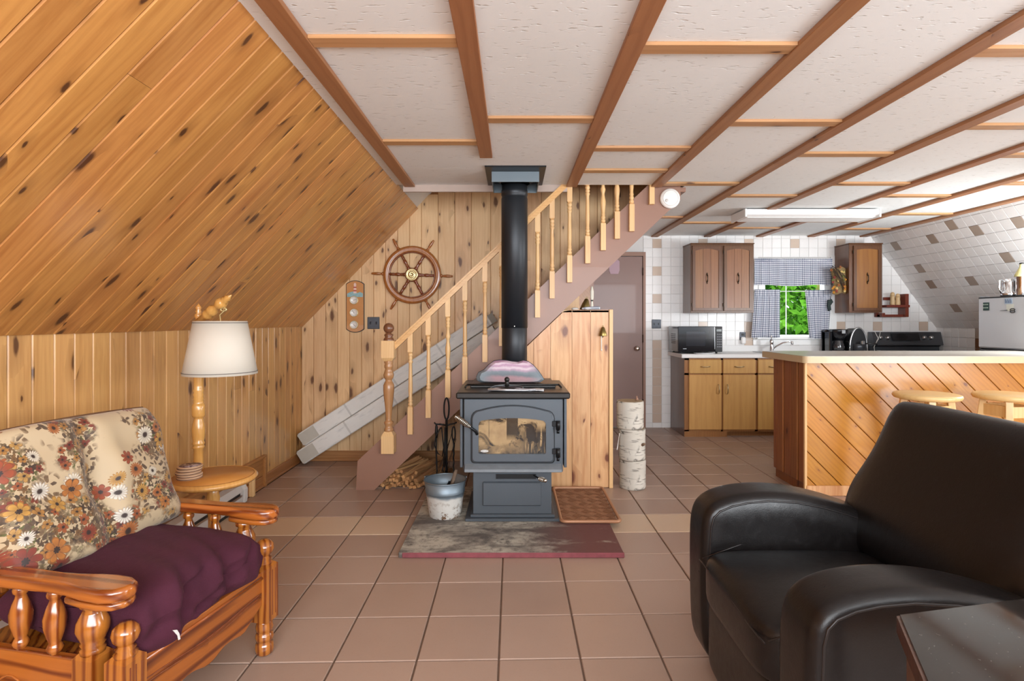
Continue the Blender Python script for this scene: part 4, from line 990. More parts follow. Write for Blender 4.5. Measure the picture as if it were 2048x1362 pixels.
# microwave
mw=thing('microwave','black microwave oven at the left end of the kitchen countertop','microwave',(2.054,6.05,.893))
x0,x1,yf,yb_,z0_,z1_=1.812,2.296,6.045,6.42,.912,1.190
wobj('casing',MB().cbox(x0,x1,yf+.02,yb_,z0_,z1_,.006),plain('grey_black_casing','#4c4d50',.22,.3,.06,coat=.4),mw)
wobj('door',MB().cbox(x0,XX(1430,yf),yf,yf+.02,z0_,z1_,.004),black,mw)
wobj('door_window',MB().cbox(XX(1372,yf),XX(1411,yf),yf-.002,yf,ZZ(692,yf),ZZ(663,yf),.001),plain('window_mesh','#2a2c32',.12,0,.3,150,coat=.5),mw)
cp=wobj('control_panel',MB().cbox(XX(1430.5,yf),x1,yf,yf+.02,z0_,z1_,.004),blk2,mw)
keyg=plain('key_grey','#6e7076',.5); L_=Vector(mw.location)
for r_ in range(6):
    for c_ in range(3):
        m=MB().box(XX(1434,yf)+.019*c_,XX(1434,yf)+.019*c_+.013,yf-.0015,yf,z0_+.05+.027*r_,z0_+.05+.027*r_+.013)
        for k,v in enumerate(m.v): m.v[k]=v-L_
        obj('key',m,keyg,cp)
wobj('display',MB().box(XX(1433,yf),XX(1443,yf),yf-.0015,yf,z1_-.055,z1_-.03),plain('display_dark','#25332f',.1),mw)
wobj('door_trim',MB().box(XX(1429,yf),XX(1429.8,yf),yf-.003,yf,z0_+.03,z1_-.005),steel,mw)
wobj('vent_slots',(lambda m:[m.box(x0-.001,x0+.001,yf+.10+.025*j,yf+.115+.025*j,z1_-.09-.02*k,z1_-.082-.02*k) for j in range(7) for k in range(6)] and m)(MB()),blk2,mw)
stuff(bpy.data.objects[[o.name for o in mw.children if o.name.startswith('vent_slots')][0]])
for fx in (x0+.05,x1-.05):
    for fy in (yf+.05,yb_-.05): wobj('foot',MB().lathe([(.012,.8935),(.014,.913)],10,TX(fx,fy,0)),blk2,mw)
wobj('brand_mark',MB().box(XX(1366,yf),XX(1373,yf),yf-.0015,yf,ZZ(698,yf),ZZ(697,yf)),steel,mw)
pl=thing('paper_under_microwave','white plate sticking out beneath the black microwave','plate',(2.08,6.01,.893))
obj('plate',MB().lathe([(.08,0),(.12,.008),(.117,.011),(.07,.004)],28,Matrix.Diagonal((1,.62,1,1))),plain('glazed_white','#e9e9ea',.2),pl)
pl.location=(2.1,6.05,.8935)
# outlet with night light
ol=thing('wall_outlet','pewter wall outlet with a white plug-in night light beside the curtain','outlet',(XX(1487,6.46),YB-.002,ZZ(671,6.46)))
obj('plate',MB().cbox(-.035,.035,-.006,0,-.055,.04,.003),pew,ol)
obj('socket',MB().box(-.017,.017,-.0075,-.006,-.004,.024),plain('socket_dark','#1a1b1d',.5),ol)
obj('night_light',MB().cbox(-.028,.028,-.04,-.006,-.10,-.018,.012),plain('night_light_white','#e6e4e2',.4),ol)
# upper cabinets
def door_panel(mbname,x0,x1,z0,z1,yf,mat_f,mat_p,root,boards=3,arch_=.02,st_=.034):
    """frame-and-panel cabinet door with an arched head: returns the door object"""
    Lr=Vector(root.location)
    outer=[];inner=[];n=8
    ix0,ix1,iz0,iz1=x0+st_,x1-st_,z0+st_,z1-st_
    pi=[(ix0,iz0),(ix1,iz0)]+[(ix1+(ix0-ix1)*k/n, iz1-arch_+arch_*math.sin(math.pi*k/n)) for k in range(n+1)]
    po=[(x0,z0),(x1,z0)]+[(x1+(x0-x1)*k/n, z1) for k in range(n+1)]
    N=len(pi); m=MB()
    vs=[(a,yf+.018,b) for a,b in po]+[(a,yf+.003,b) for a,b in po]+[(a+(.003 if a<(x0+x1)/2 else -.003),yf,b+(.003 if b<(z0+z1)/2 else -.003)) for a,b in po]+[(a,yf,b) for a,b in pi]+[(a,yf+.010,b) for a,b in pi]
    fs=[]
    for l in range(4):
        for i in range(N): j=(i+1)%N; fs.append((l*N+i,l*N+j,(l+1)*N+j,(l+1)*N+i))
    m.add(vs,fs)
    d=wobj('door',m,mat_f,root)
    wd=(ix1-ix0)/boards
    for k in range(boards):
        a,b=ix0+wd*k+.0012,ix0+wd*(k+1)-.0012
        zt=lambda X: iz1-arch_+arch_*math.sin(math.pi*(ix1-X)/(ix1-ix0))+.0
        mm=MB().prism([(a,iz0-.002),(b,iz0-.002)]+[(b+(a-b)*q/4,zt(b+(a-b)*q/4)+.002) for q in range(5)],yf+.007,yf+.016,'y')
        for q,v in enumerate(mm.v): mm.v[q]=v-Lr
        obj('panel_board',mm,mat_p,d)
    xc=(x0+x1)/2; zc=(z0+z1)/2+.0
    mm=MB().tube([(xc,yf+.006,zc+.045),(xc,yf-.012,zc+.032),(xc,yf-.016,zc),(xc,yf-.012,zc-.032),(xc,yf+.006,zc-.045)],[.004,.006,.0035,.006,.004],8).lathe([(.002,.028),(.008,.045),(.001,.066)],8,TX(xc,yf+.003,zc)).lathe([(.001,-.066),(.008,-.045),(.002,-.028)],8,TX(xc,yf+.003,zc))
    for q,v in enumerate(mm.v): mm.v[q]=v-Lr
    obj('pull',mm,antique,d)
    return d
def upper(x0,x1,label,doors,mf,mp,boards,arch_,hside):
    Yf=6.20; zb,zt=ZZ(625.5,Yf),ZZ(488,Yf)
    r=thing('upper_cabinet',label,'cabinet',((x0+x1)/2,6.34,zb))
    wobj('carcass',MB().cbox(x0,x1,Yf+.004,YB-.012,zb,zt,.003),mf,r)
    wobj('crown_strip',MB().cbox(x0-.006,x1+.006,Yf-.004,YB-.012,zt,zt+.012,.003),mf,r)
    for a,b in doors:
        door_panel('door',a,b,zb+.02,zt-.02,Yf-.016,mf,mp,r,boards,arch_)
        for z_ in (zb+.09,zt-.09): wobj('hinge',MB().box(a-.006 ,a,Yf-.018,Yf-.004,z_-.018,z_+.018),antique,r)
    return r
Yf=6.2
upper(2.0,XX(1508,Yf),'double-door dark oak wall cabinet above the microwave',[(XX(1384,Yf),XX(1443,Yf)),(XX(1447,Yf),XX(1504,Yf))],M['oak_dark'],M['oak_panel'],3,.022,0)
upper(XX(1700,Yf)-.01,XX(1765,Yf),'single-door oak wall cabinet with golden panel, right of the window',[(XX(1706,Yf),XX(1761,Yf))],M['oak_dark'],M['oak_gold'],1,.012,0)
# kitchen window, glass, curtains
WY=YB-.0
wn=thing('window_1','white framed kitchen window looking onto green trees','window',((WX0+WX1)/2,YB,WZ0)); del wn['category']; struct(wn)
m=MB()
for a in ((WX0-.05,WX0+.03,WZ0-.05,WZ1+.05),(WX1-.03,WX1+.05,WZ0-.05,WZ1+.05)): m.cbox(a[0],a[1],YB-.02,YB+.08,a[2],a[3],.004)
m.cbox(WX0-.05,WX1+.05,YB-.021,YB+.08,WZ1-.02,WZ1+.05,.004).cbox(WX0-.05,WX1+.05,YB-.021,YB+.08,WZ0-.05,WZ0+.0,.004)
wobj('window_frame',m,M['white_paint'],wn)
wobj('sill',MB().cbox(WX0-.08,WX1+.08,YB-.06,YB+.0,WZ0-.05,WZ0-.015,.005),M['white_paint'],wn)
wobj('apron_board',MB().cbox(WX0-.11,WX1+.12,YB-.012,YB-.001,.967,WZ0-.05,.003),M['white_paint'],wn)
wobj('side_casing',MB().cbox(WX1+.051,WX1+.12,YB-.012,YB-.001,WZ0-.048,WZ1+.12,.003).cbox(WX0-.11,WX0-.051,YB-.012,YB-.001,WZ0-.048,WZ1+.12,.003),M['white_paint'],wn)
wobj('sash_bar',MB().cbox(WX0+.302,WX0+.309,YB+.04,YB+.055,WZ0,WZ1,.002),M['white_paint'],wn)
t=NT('window_glass'); gl=t.n('BsdfGlass',{'Roughness':0.0,'IOR':1.1}); tr=t.n('BsdfTransparent'); mx=t.n('MixShader',{0:.12,1:tr.outputs[0],2:gl.outputs[0]}); t.t.links.new(mx.outputs[0],t.t.nodes['Material Output'].inputs[0])
wobj('pane',MB().box(WX0,WX0+.30,YB+.043,YB+.047,WZ0,WZ1),t.m,wn); wobj('pane',MB().box(WX0+.31,WX1,YB+.048,YB+.052,WZ0,WZ1),t.m,wn)
def gingham():
    t=NT('blue_gingham'); uv=t.n('TexCoord').outputs['UV']; sp=t.n('SeparateXYZ',{0:uv})
    sx=t.math('GREATER_THAN',t.math('FRACT',sp.outputs[0]),.5); sy=t.math('GREATER_THAN',t.math('FRACT',sp.outputs[1]),.5)
    s_=t.math('MULTIPLY',t.math('ADD',sx,sy),.5)
    c=t.ramp(s_,[(0,lin('#f2f2f4')),(.5,lin('#9aa0b2')),(1,lin('#414a64'))],'LINEAR')
    t.t.links.new(t.n('TexNoise',{'Vector':uv,'Scale':3.0}).outputs[0],t.b.inputs['Sheen Weight']) if False else None
    return t.out(c,.85)
ging=gingham(); CH=.0215
def curtain(name,label,x0,x1,z0,z1,Y,fold,amp,ruffle=0.0,x0b=None,x1b=None,sag=0.0,seed=1):
    rr=random.Random(seed); ph=[rr.uniform(0,6.28) for _ in range(4)]
    x0b=x0 if x0b is None else x0b; x1b=x1 if x1b is None else x1b
    W_=(x1-x0); H_=(z1-z0)
    r=thing(name,label,'curtain',((x0+x1)/2,Y,z0),group='blue gingham curtains')
    nu=int(W_/.008); nv=26
    def fn(u,v):
        xa=x0b+(x1b-x0b)*u; xt=x0+(x1-x0)*u; x=xa+(xt-xa)*v
        g=.55+.45*(1-v)
        y=Y+amp*g*(math.sin(u*fold*6.28+ph[0])+.5*math.sin(u*fold*12.9+ph[1]+v*.8)+.3*math.sin(u*fold*4.1+ph[2]))
        z=z0+H_*v+sag*math.sin(u*9+ph[3])*(1-v)
        if v>.88 and ruffle: y+=ruffle*math.sin(u*fold*38+ph[1]); z+=ruffle*.3*math.sin(u*fold*31)
        return (x,y,z)
    m=MB().grid(nu,nv,fn)
    for k,(a,b) in m.uv.items(): m.uv[k]=(a*W_*1.35/CH,b*H_/CH)
    o=wobj('cloth',m,ging,r); s_=o.modifiers.new('t','SOLIDIFY'); s_.thickness=.0015
    return r
YV=6.40
curtain('curtain_valance','blue and white gingham valance gathered across the top of the window',XX(1508.5,YV),XX(1664,YV),ZZ(571,YV),ZZ(517,YV),YV-.01,9,.007,.006,sag=.008,seed=2)
curtain('cafe_curtain','left blue gingham café curtain on the lower rod, beside the oak cabinet',XX(1510,YV),XX(1560,YV),ZZ(675,YV),ZZ(579,YV),YV,4,.009,.004,x0b=XX(1503,YV),sag=.003,seed=3)
curtain('cafe_curtain','right blue gingham café curtain on the lower rod, above the coffee maker',XX(1611,YV),XX(1664,YV),ZZ(677,YV),ZZ(580,YV),YV,4,.010,.005,x0b=XX(1620,YV),x1b=XX(1658,YV),sag=.004,seed=4)
rd=thing('curtain_rod','thin white rod carrying the lower gingham curtains','curtain rod',(XX(1508,YV+.01),YV+.012,ZZ(583,YV)))
wobj('rod',MB().tube([(XX(1508,YV),YV+.014,ZZ(583,YV)),(XX(1664,YV),YV+.014,ZZ(582,YV))],.004,8),M['white_paint'],rd)
wobj('bracket',MB().tube([(XX(1664,YV),YV+.014,ZZ(582,YV)),(XX(1667,YV),YV+.03,ZZ(582,YV)),(XX(1667,YV),YB-.01,ZZ(582,YV))],.004,8),M['white_paint'],rd)
rd=thing('curtain_rod','thin white rod hidden in the heading of the gingham valance','curtain rod',(XX(1508,YV+.01),YV,ZZ(521,YV)))
wobj('rod',MB().tube([(XX(1507,YV),YV-.002,ZZ(521,YV)),(XX(1665,YV),YV-.002,ZZ(521,YV)),(XX(1668,YV),YV+.03,ZZ(521,YV)),(XX(1668,YV),YB-.01,ZZ(521,YV))],.004,8),M['white_paint'],rd)
# dried flower pouch on the cabinet side, pot holder below
Yp=6.30
dp=thing('dried_flower_pouch','woven straw pouch of dried flowers and twigs hung on the cabinet side','dried flowers',(XX(1682,Yp),Yp,ZZ(588,Yp)))
straw=plain('woven_straw','#86704a',.85,mottle=.4,scale=45,bump=.8,bscale=120)
m=MB().grid(8,10,lambda u,v:(XX(1662+34*u+3*math.sin(v*5),Yp),Yp-.025-.03*math.sin(u*3.14)*(.5+.5*v)*1.0,ZZ(588-52*v+2*math.sin(u*9),Yp)))
wobj('pouch',m,straw,dp).modifiers.new('t','SOLIDIFY').thickness=.004
rr=random.Random(8); tw=plain('dark_twig','#33241b',.8)
for k in range(9):
    a=P(1664+rr.uniform(0,14),528+rr.uniform(0,16),Yp-.07); b=P(1682+rr.uniform(0,16),566+rr.uniform(-12,14),Yp-.075)
    wobj('twig',MB().tube([a,a.lerp(b,.5)+Vector((0,-.008,0)),b],.003,5),tw,dp)
for k in range(26):
    c=P(rr.uniform(1662,1692),rr.uniform(533,586),Yp-.065); 
    hexc=('#c98a2e','#8d3b34','#6d7238','#a4643a','#e0c07a')[k%5]
    nm='petal_'+hexc[1:]
    mt=bpy.data.materials.get(nm) or plain(nm,hexc,.8,mottle=.3,scale=60)
    m=MB()
    for q in range(6):
        a=q*math.pi/3+rr.random(); m.ball(c+Vector((math.cos(a)*.009,-.003,math.sin(a)*.009)),.007,6,4)
    wobj('dried_flower',m,mt,dp)
ph_=thing('pot_holder','small dark crocheted pot holder hanging beside the right curtain','pot holder',(XX(1661,6.36),6.37,ZZ(620,6.36)))
wobj('pad',MB().prism([(XX(1657,6.36),ZZ(600,6.36)),(XX(1664,6.36),ZZ(598,6.36)),(XX(1667,6.36),ZZ(604,6.36)),(XX(1662,6.36),ZZ(611,6.36)),(XX(1663,6.36),ZZ(620,6.36)),(XX(1658,6.36),ZZ(622,6.36)),(XX(1656,6.36),ZZ(612,6.36))][::-1],6.365,6.38,'y'),plain('dark_green_yarn','#2e3a38',.9,mottle=.4,scale=60,bump=.8),ph_)
wobj('loop',MB().tube([(XX(1661,6.36),6.37,ZZ(600,6.36)),(XX(1662,6.36),6.37,ZZ(594,6.36)),(XX(1664,6.36),6.38,ZZ(590,6.36))],.002,5),blk2,ph_)
# spice rack
Yr=6.40
sr=thing('spice_rack','small mahogany wall rack holding two shakers above the range','shelf',(XX(1786,Yr),YB-.002,ZZ(635,Yr)))
SR=lambda n,x0,x1,y0,y1,ya,yb: wobj(n,MB().cbox(XX(x0,Yr),XX(x1,Yr),ya,yb,ZZ(y1,Yr),ZZ(y0,Yr),.003),M['shelf_red'],sr)
SR('side_panel',1806,1813,588,634,6.36,YB-.005); SR('side_panel',1760,1766,626,634,6.36,YB-.005)
SR('shelf',1768,1814,610,615,6.35,YB-.005); SR('rail',1775,1808,594,600,6.46,YB-.005); SR('bottom_bar',1760,1814,629,634,6.40,YB-.005); SR('side_panel',1758,1764,606,634,6.45,YB-.005)
wsh=plain('turned_beech','#d3b384',.45,mottle=.12,scale=30)
for cx_,h,lab in ((1785,26,'taller turned wooden shaker on the mahogany rack'),(1795.5,23,'shorter turned wooden shaker on the mahogany rack')):
    s_=thing('wooden_shaker',lab,'shaker',(XX(cx_,6.39),6.39,ZZ(610.2,6.39)))
    k=h*6.39/F
    obj('body',MB().lathe([(.024,0),(.026,.01),(.025,k*.3),(.022,k*.5),(.024,k*.62),(.024,k*.7)],16),wsh,s_)
    obj('cap',MB().lathe([(.022,k*.71),(.024,k*.75),(.020,k*.92),(.008,k)],16),wsh,s_)
# coffee maker
Yk=6.17; cm=thing('coffee_maker','black drip coffee maker with glass jug standing left of the rounded brewer','coffee maker',(XX(1684,Yk),Yk+.05,.893))
bx=lambda x0,x1,y0,y1,ya,yb,c=.01: MB().cbox(XX(x0,Yk),XX(x1,Yk),ya,yb,max(.894,ZZ(y1,Yk)),ZZ(y0,Yk),c)
wobj('base',bx(1667,1704,705,710,Yk,Yk+.22,.006),black,cm)
wobj('rear_tower',bx(1664,1703,660,707,Yk+.13,Yk+.22),black,cm)
wobj('brew_head',MB().lathe([(.06,ZZ(680,Yk)),(.085,ZZ(672,Yk)),(.098,ZZ(662,Yk)),(.096,ZZ(659,Yk)),(.02,ZZ(658.5,Yk))],28,TX(XX(1686,Yk),Yk+.09,0)),black,cm)
wobj('side_column',bx(1664,1670,664,708,Yk+.05,Yk+.2,.006),black,cm)
glj=plain('smoked_jug_glass','#2a2a2e',.05,0,.02,coat=1.0)
jug=wobj('glass_jug',MB().lathe([(.05,ZZ(705,Yk)),(.068,ZZ(700,Yk)),(.072,ZZ(694,Yk)),(.05,ZZ(682,Yk)),(.046,ZZ(680.5,Yk))],28,TX(XX(1684,Yk),Yk+.08,0)),glj,cm)
wobj('jug_handle',MB().tube([P(1692,683,Yk+.02),P(1698,684,Yk-.01),P(1699,692,Yk-.01),P(1695,698,Yk+.02)],.007,8),blk2,cm)
wobj('badge_plate',bx(1683,1690,660,667,Yk-.012,Yk-.006,.001),steel,cm)
wobj('warming_ring',MB().tube([(XX(1684,Yk)+.07*math.cos(a),Yk+.08+.07*math.sin(a),.912) for a in [k*math.pi/12 for k in range(24)]],.005,6,closed=True),steel,cm)
# rounded brewer / fryer
rb=thing('rounded_brewer','egg-shaped silver-rimmed black fryer with a side handle, left of the range','fryer',(XX(1721,Yk),Yk+.05,.893))
cx_=XX(1720,Yk); hw=.098; hz=.275
arc=[(cx_+hw*math.cos(a),.896+hz*math.sin(a)**.85) for a in [math.pi*k/20 for k in range(21)]]
wobj('silver_rim',MB().tube([(a,Yk+.03,b) for a,b in arc],.011,8),steel,rb)
wobj('body',MB().prism([(cx_+(a-cx_)*.94,b*.985+.012) for a,b in arc],Yk+.02,Yk+.2,'y',smooth=True),blk2,rb)
wobj('basket',MB().lathe([(.05,.90),(.068,.91),(.073,.96),(.073,.995)],28,TX(cx_,Yk+.035,0)),dsteel,rb)
wobj('basket_handle',MB().cbox(cx_-.018,cx_+.018,Yk-.065,Yk-.03,.99,1.03,.006),steel,rb)
wobj('side_handle',MB().tube([(cx_+.05,Yk-.02,1.0),(cx_+.12,Yk-.03,.995),(cx_+.17,Yk-.03,.995)],[.008,.010,.011],10),black,rb)
# range
rg=thing('electric_range','black electric range with a tilted control panel under the tiled slope','range',(4.55,6.15,0))
Yg=6.36; gx0,gx1=4.158,4.94
wobj('oven_body',MB().cbox(gx0,gx1,5.86,6.46,0.0,.895,.006),dsteel,rg)
wobj('cooktop',MB().cbox(gx0-.003,gx1+.003,5.84,6.42,.895,.912,.004),black,rg)
wobj('back_panel',MB().cbox(gx0,gx1,6.40,6.47,.90,1.01,.004),dsteel,rg)
wobj('vent_band',MB().cbox(gx0+.01,gx1-.01,6.36,6.42,.955,1.02,.008),black,rg)
za,zb2=ZZ(690,Yg),ZZ(664,Yg)
wobj('control_panel',MB().prism([(6.345,za),(6.36,za-.006),(6.46,za-.006),(6.46,zb2),(6.39,zb2)],gx0-.006,gx1+.006,'x'),plain('panel_steel','#5c5f64',.3,.8,.06),rg)
tl=math.atan2(.045,zb2-za)
def onp(x,z,d=0): f=(z-za)/(zb2-za); return Vector((x,6.345+.045*f-d,z))
wobj('display',MB().prism([(6.3425,ZZ(681,Yg)),(6.350,ZZ(681,Yg)),(6.385,ZZ(667,Yg)),(6.3755,ZZ(667,Yg))],XX(1784,Yg),XX(1839,Yg),'x'),black,rg)
for px in (1760,1775,1848,1862):
    c=onp(XX(px,Yg),ZZ(676,Yg)); wobj('knob',MB().lathe([(.024,0),(.024,.006),(.019,.010),(.017,.032),(.004,.034)],20,Matrix.Translation(c)@Matrix.Rotation(R(90)-tl,4,'X')),steel,rg)
ledm=plain('panel_lettering','#b7b9bd',.5)
m=MB(); rr=random.Random(3)
for row,zq in enumerate((670.5,673.5,677.5)):
    for k in range(16):
        if rr.random()<.72: 
            x=XX(1787+3.2*k,Yg); c=onp(x,ZZ(zq,Yg),.0045); m.box(c.x,c.x+.009,c.y-.0012,c.y+.001,c.z,c.z+.005)
stuff(wobj('panel_markings',m,ledm,rg))
sp2=thing('silver_tray','thin silver baking tray lying on the cooktop','tray',(XX(1798,6.0),6.02,.9125))
obj('tray',MB().cbox(-.15,.15,-.1,.1,0,.01,.004).cbox(-.16,.16,-.11,.11,.009,.013,.002),steel,sp2)
cd=obj('white_cord',MB().tube([P(1750,664,6.33),P(1754,672,6.33),P(1757,678,6.32),P(1752,686,6.31),P(1748,694,6.30),P(1750,706,6.28)],.003,6).tube([P(1761,662,6.33),P(1759,672,6.33),P(1753,683,6.32)],.003,6),plain('cord_white','#dedcd6',.5)); tag(cd,'thin white cord dangling in front of the left end of the range','cord')
# fridge (faces left), magnets and pots on it
FX,FY0,FY1=4.205,4.30,5.0
fw=plain('fridge_white','#c8ccd1',.28,0,.03,2,coat=.3)
fg_=thing('refrigerator','white refrigerator standing sideways at the right edge, facing the counter','refrigerator',(4.45,4.65,0))
wobj('cabinet_body',MB().cbox(FX+.05,4.755,FY0,FY1,0.02,1.45,.006),fw,fg_)
fz=wobj('freezer_door',MB().cbox(FX,FX+.047,FY0,FY1,1.01,1.455,.012),fw,fg_)
wobj('fridge_door',MB().cbox(FX,FX+.047,FY0,FY1,.08,.965,.012),fw,fg_)
wobj('gasket',MB().cbox(FX+.012,FX+.05,FY0,FY1,.965,1.01,.006).tube([(FX+.0,FY0+.05,.985),(FX-.012,FY0+.3,.992),(FX+.004,FY1-.04,.99)],.014,8),black,fg_)
wobj('top_edge',MB().cbox(FX+.004,4.755,FY0,FY1,1.452,1.462,.003),blk2,fg_)
wobj('door_handle',MB().tube([(FX,FY0+.18,1.38),(FX-.03,FY0+.165,1.39),(FX-.03,FY0+.12,1.40),(FX,FY0+.1,1.40)],.012,8,flat=.7),black,fg_)
wobj('door_handle',MB().tube([(FX,FY0+.06,.90),(FX-.035,FY0+.06,.88),(FX-.035,FY0+.06,.55),(FX,FY0+.06,.52)],.012,8),black,fg_)
wobj('top_hinge',MB().cbox(FX+.01,FX+.06,FY1-.06,FY1-.01,1.462,1.47,.002),steel,fg_)
def onf(px): return FX*F/(px-CX)
def magnet(name,label,px0,px1,py0,py1,mat,extra=None,th=.004):
    ya,yb=onf(px1),onf(px0); ym=(ya+yb)/2
    r=thing(name,label,'magnet',(FX-.001,ym,ZZ((py0+py1)/2,ym)))
    hh=(py1-py0)/2*ym/F; hw=(yb-ya)/2
    obj('plate',MB().cbox(-th,0,-hw,hw,-hh,hh,.001),mat,r); return r,hw,hh
r,hw,hh=magnet('fridge_magnet','dark green rectangular magnet with pale letters on the freezer door',1967,1979,605,621,plain('magnet_green','#20403a',.5))
for k in range(8): obj('pale_print',MB().box(-.0048,-.004,-hw*.7+hw*.45*(k%4),-hw*.7+hw*.45*(k%4)+hw*.25,hh*(.35-.8*(k//4)),hh*(.35-.8*(k//4))+hh*.28),plain('print_pale','#b9cdbf',.6),r)
r,hw,hh=magnet('fridge_magnet','blue and white patterned magnet clipping a note to the freezer door',2010,2025,596,608,plain('magnet_blue','#a9bccf',.5))
for k in range(6): obj('blue_print',MB().box(-.0048,-.004,-hw*.85+hw*.3*k,-hw*.85+hw*.3*k+hw*.12,-hh*.7,hh*(.6 if k%2 else .2)),plain('print_blue','#4a5f86',.6),r)
r,hw,hh=magnet('paper_note','pale paper note held under the blue magnet on the freezer door',2013,2028,608,622,plain('note_paper','#d6dbd2',.8),th=.0015)
mg=thing('magnetic_scissors','black-handled scissors stuck sideways to the freezer door','scissors',(FX-.004,onf(2022),ZZ(620,4.66)))
obj('blade',MB().tube([(0,.03,-.001),(0,.10,-.004)],[.006,.002],6,flat=.5),dsteel,mg)
for s_ in (-1,1): obj('finger_loop',MB().tube([(-.003,-.012+.022*math.cos(a)-.01,s_*.008-.006+.009*math.sin(a)) for a in [k*math.pi/7 for k in range(14)]],.0035,6,closed=True),black,mg)
pc_=thing('percolator','squat stainless percolator with two handles on top of the refrigerator','coffee pot',(4.30,4.80,1.462))
obj('body',MB().lathe([(.05,0),(.054,.012),(.056,.03),(.046,.045),(.047,.12),(.043,.15),(.03,.156),(.004,.16)],28),chrome,pc_)
obj('handle',MB().tube([(-.045,0,.145),(-.075,0,.14),(-.078,0,.07),(-.056,0,.03)],.006,8,flat=1.4),chrome,pc_)
obj('spout',MB().tube([(.045,0,.07),(.068,0,.11),(.078,0,.15)],[.012,.009,.007],8),chrome,pc_)
th=thing('shaker_flask','tall steel flask with a yellow cone stopper on top of the refrigerator','flask',(4.345,4.72,1.462))
obj('body',MB().lathe([(.045,0),(.047,.01),(.045,.12),(.047,.165),(.047,.17)],28),chrome,th)
obj('yellow_cone',MB().lathe([(.049,.168),(.05,.178),(.034,.21),(.018,.245),(.014,.268),(.015,.275)],28),plain('pale_yellow_plastic','#d8cf8e',.45),th)
obj('black_stopper',MB().lathe([(.016,.273),(.017,.284),(.006,.287)],20),blk2,th)
# ceiling fixture
lf_=thing('fluorescent_fixture','long white fluorescent ceiling fixture above the kitchen','ceiling light',(2.65,5.03,2.236))
wobj('housing',MB().prism([(4.88,2.236),(4.88,2.19),(4.92,2.175),(5.14,2.175),(5.18,2.19),(5.18,2.236)],2.065,3.235,'x'),M['white_paint'],lf_)
for a,b in ((2.05,2.066),(3.234,3.25)): wobj('end_cap',MB().cbox(a,b,4.87,5.19,2.168,2.24,.003),M['white_paint'],lf_)
wobj('diffuser',MB().prism([(4.895,2.20),(4.925,2.170),(5.135,2.170),(5.165,2.20)],2.09,3.21,'x'),plain('frosted_lens','#f4f4f2',.5),lf_)
wobj('lens_lip',MB().box(2.068,3.232,4.876,4.88,2.225,2.236),M['white_paint'],lf_)
# ================================================================ bar counter
BYf=3.97; BX0=2.107; BX1=4.15
bar=thing('bar_counter','pine-clad bar counter with diagonal boards and pale laminate top','bar',(BX0,BYf,0))
wobj('core',MB().box(BX0+.022,BX1,BYf+.022,4.47,.0,.955),M['bar_side_pine'],bar)
def clip(poly,a,b,c,keep=1):
    out=[]
    n=len(poly)
    for i in range(n):
        p,q=poly[i],poly[(i+1)%n]; fp=(a*p[0]+b*p[1]-c)*keep; fq=(a*q[0]+b*q[1]-c)*keep
        if fp>=0: out.append(p)
        if fp*fq<0: t_=fp/(fp-fq); out.append((p[0]+(q[0]-p[0])*t_,p[1]+(q[1]-p[1])*t_))
    return out
zlo,zhi=.07,.955; LB=Vector(bar.location)
base_x=XX(1744,BYf)+ZZ(727,BYf)   # board joints run along x+z=const (falling to the right)
pit=.129*math.sqrt(2)
for k in range(-10,16):
    c0=base_x+pit*k+.003; c1=base_x+pit*(k+1)-.003
    q=[(BX0,zlo),(BX1,zlo),(BX1,zhi),(BX0,zhi)]
    q=clip(q,1,1,c0,1); q=clip(q,1,1,c1,-1) if len(q)>2 else q
    if len(q)<3: continue
    mx_=sum(p[0] for p in q)/len(q); mz=sum(p[1] for p in q)/len(q)
    # own frame: local z along the board
    ca=R(45); Mloc=Matrix.Rotation(-ca,4,'Y')
    inv=Mloc.inverted()
    pr=[inv@Vector((p[0]-mx_,0,p[1]-mz)) for p in q]
    m=MB().prism([(v.x,v.z) for v in pr],0,.02,'y')
    o=obj('plank',m,M['bar_pine'],bar); o.matrix_local=Matrix.Translation(Vector((mx_,BYf,mz))-LB)@Mloc
    bevel(o,.0025,1)
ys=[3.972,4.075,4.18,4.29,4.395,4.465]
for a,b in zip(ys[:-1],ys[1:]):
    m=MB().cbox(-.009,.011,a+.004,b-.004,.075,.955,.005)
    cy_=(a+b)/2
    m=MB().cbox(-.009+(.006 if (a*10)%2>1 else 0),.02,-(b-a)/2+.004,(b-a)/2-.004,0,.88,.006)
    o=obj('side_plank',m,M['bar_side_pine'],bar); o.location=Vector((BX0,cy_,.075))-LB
wobj('corner_trim',MB().cbox(BX0-.012,BX0+.006,BYf-.006,BYf+.016,.0,.955,.003),M['baluster'],bar)
wobj('base_trim',MB().cbox(BX0,BX1,BYf-.012,BYf+.0,.0,.072,.003),M['partition_pine'],bar)
lamb=plain('greige_laminate','#b9b3a8',.3,0,.08,6)
def roundrect(x0,x1,y0,y1,r):
    p=[]
    for cx_,cy_,a0 in ((x0+r,y0+r,180),):
        for k in range(9): a=R(a0+90*k/8); p.append((cx_+r*math.cos(a),cy_+r*math.sin(a)))
    p+=[(x1,y0),(x1,y1)]
    for k in range(9): a=R(90+90*k/8); p.append((x0+r+r*math.cos(a),y1-r+r*math.sin(a)))
    return p
pr=roundrect(2.04,BX1,3.86,4.55,.04)
wobj('counter_top',MB().prism(pr,.957,1.003,'z'),plain('birch_edge','#cdb894',.35,0,.06,10,coat=.2),bar)
wobj('laminate_surface',MB().prism(roundrect(2.043,BX1,3.863,4.547,.038),1.003,1.006,'z'),lamb,bar)
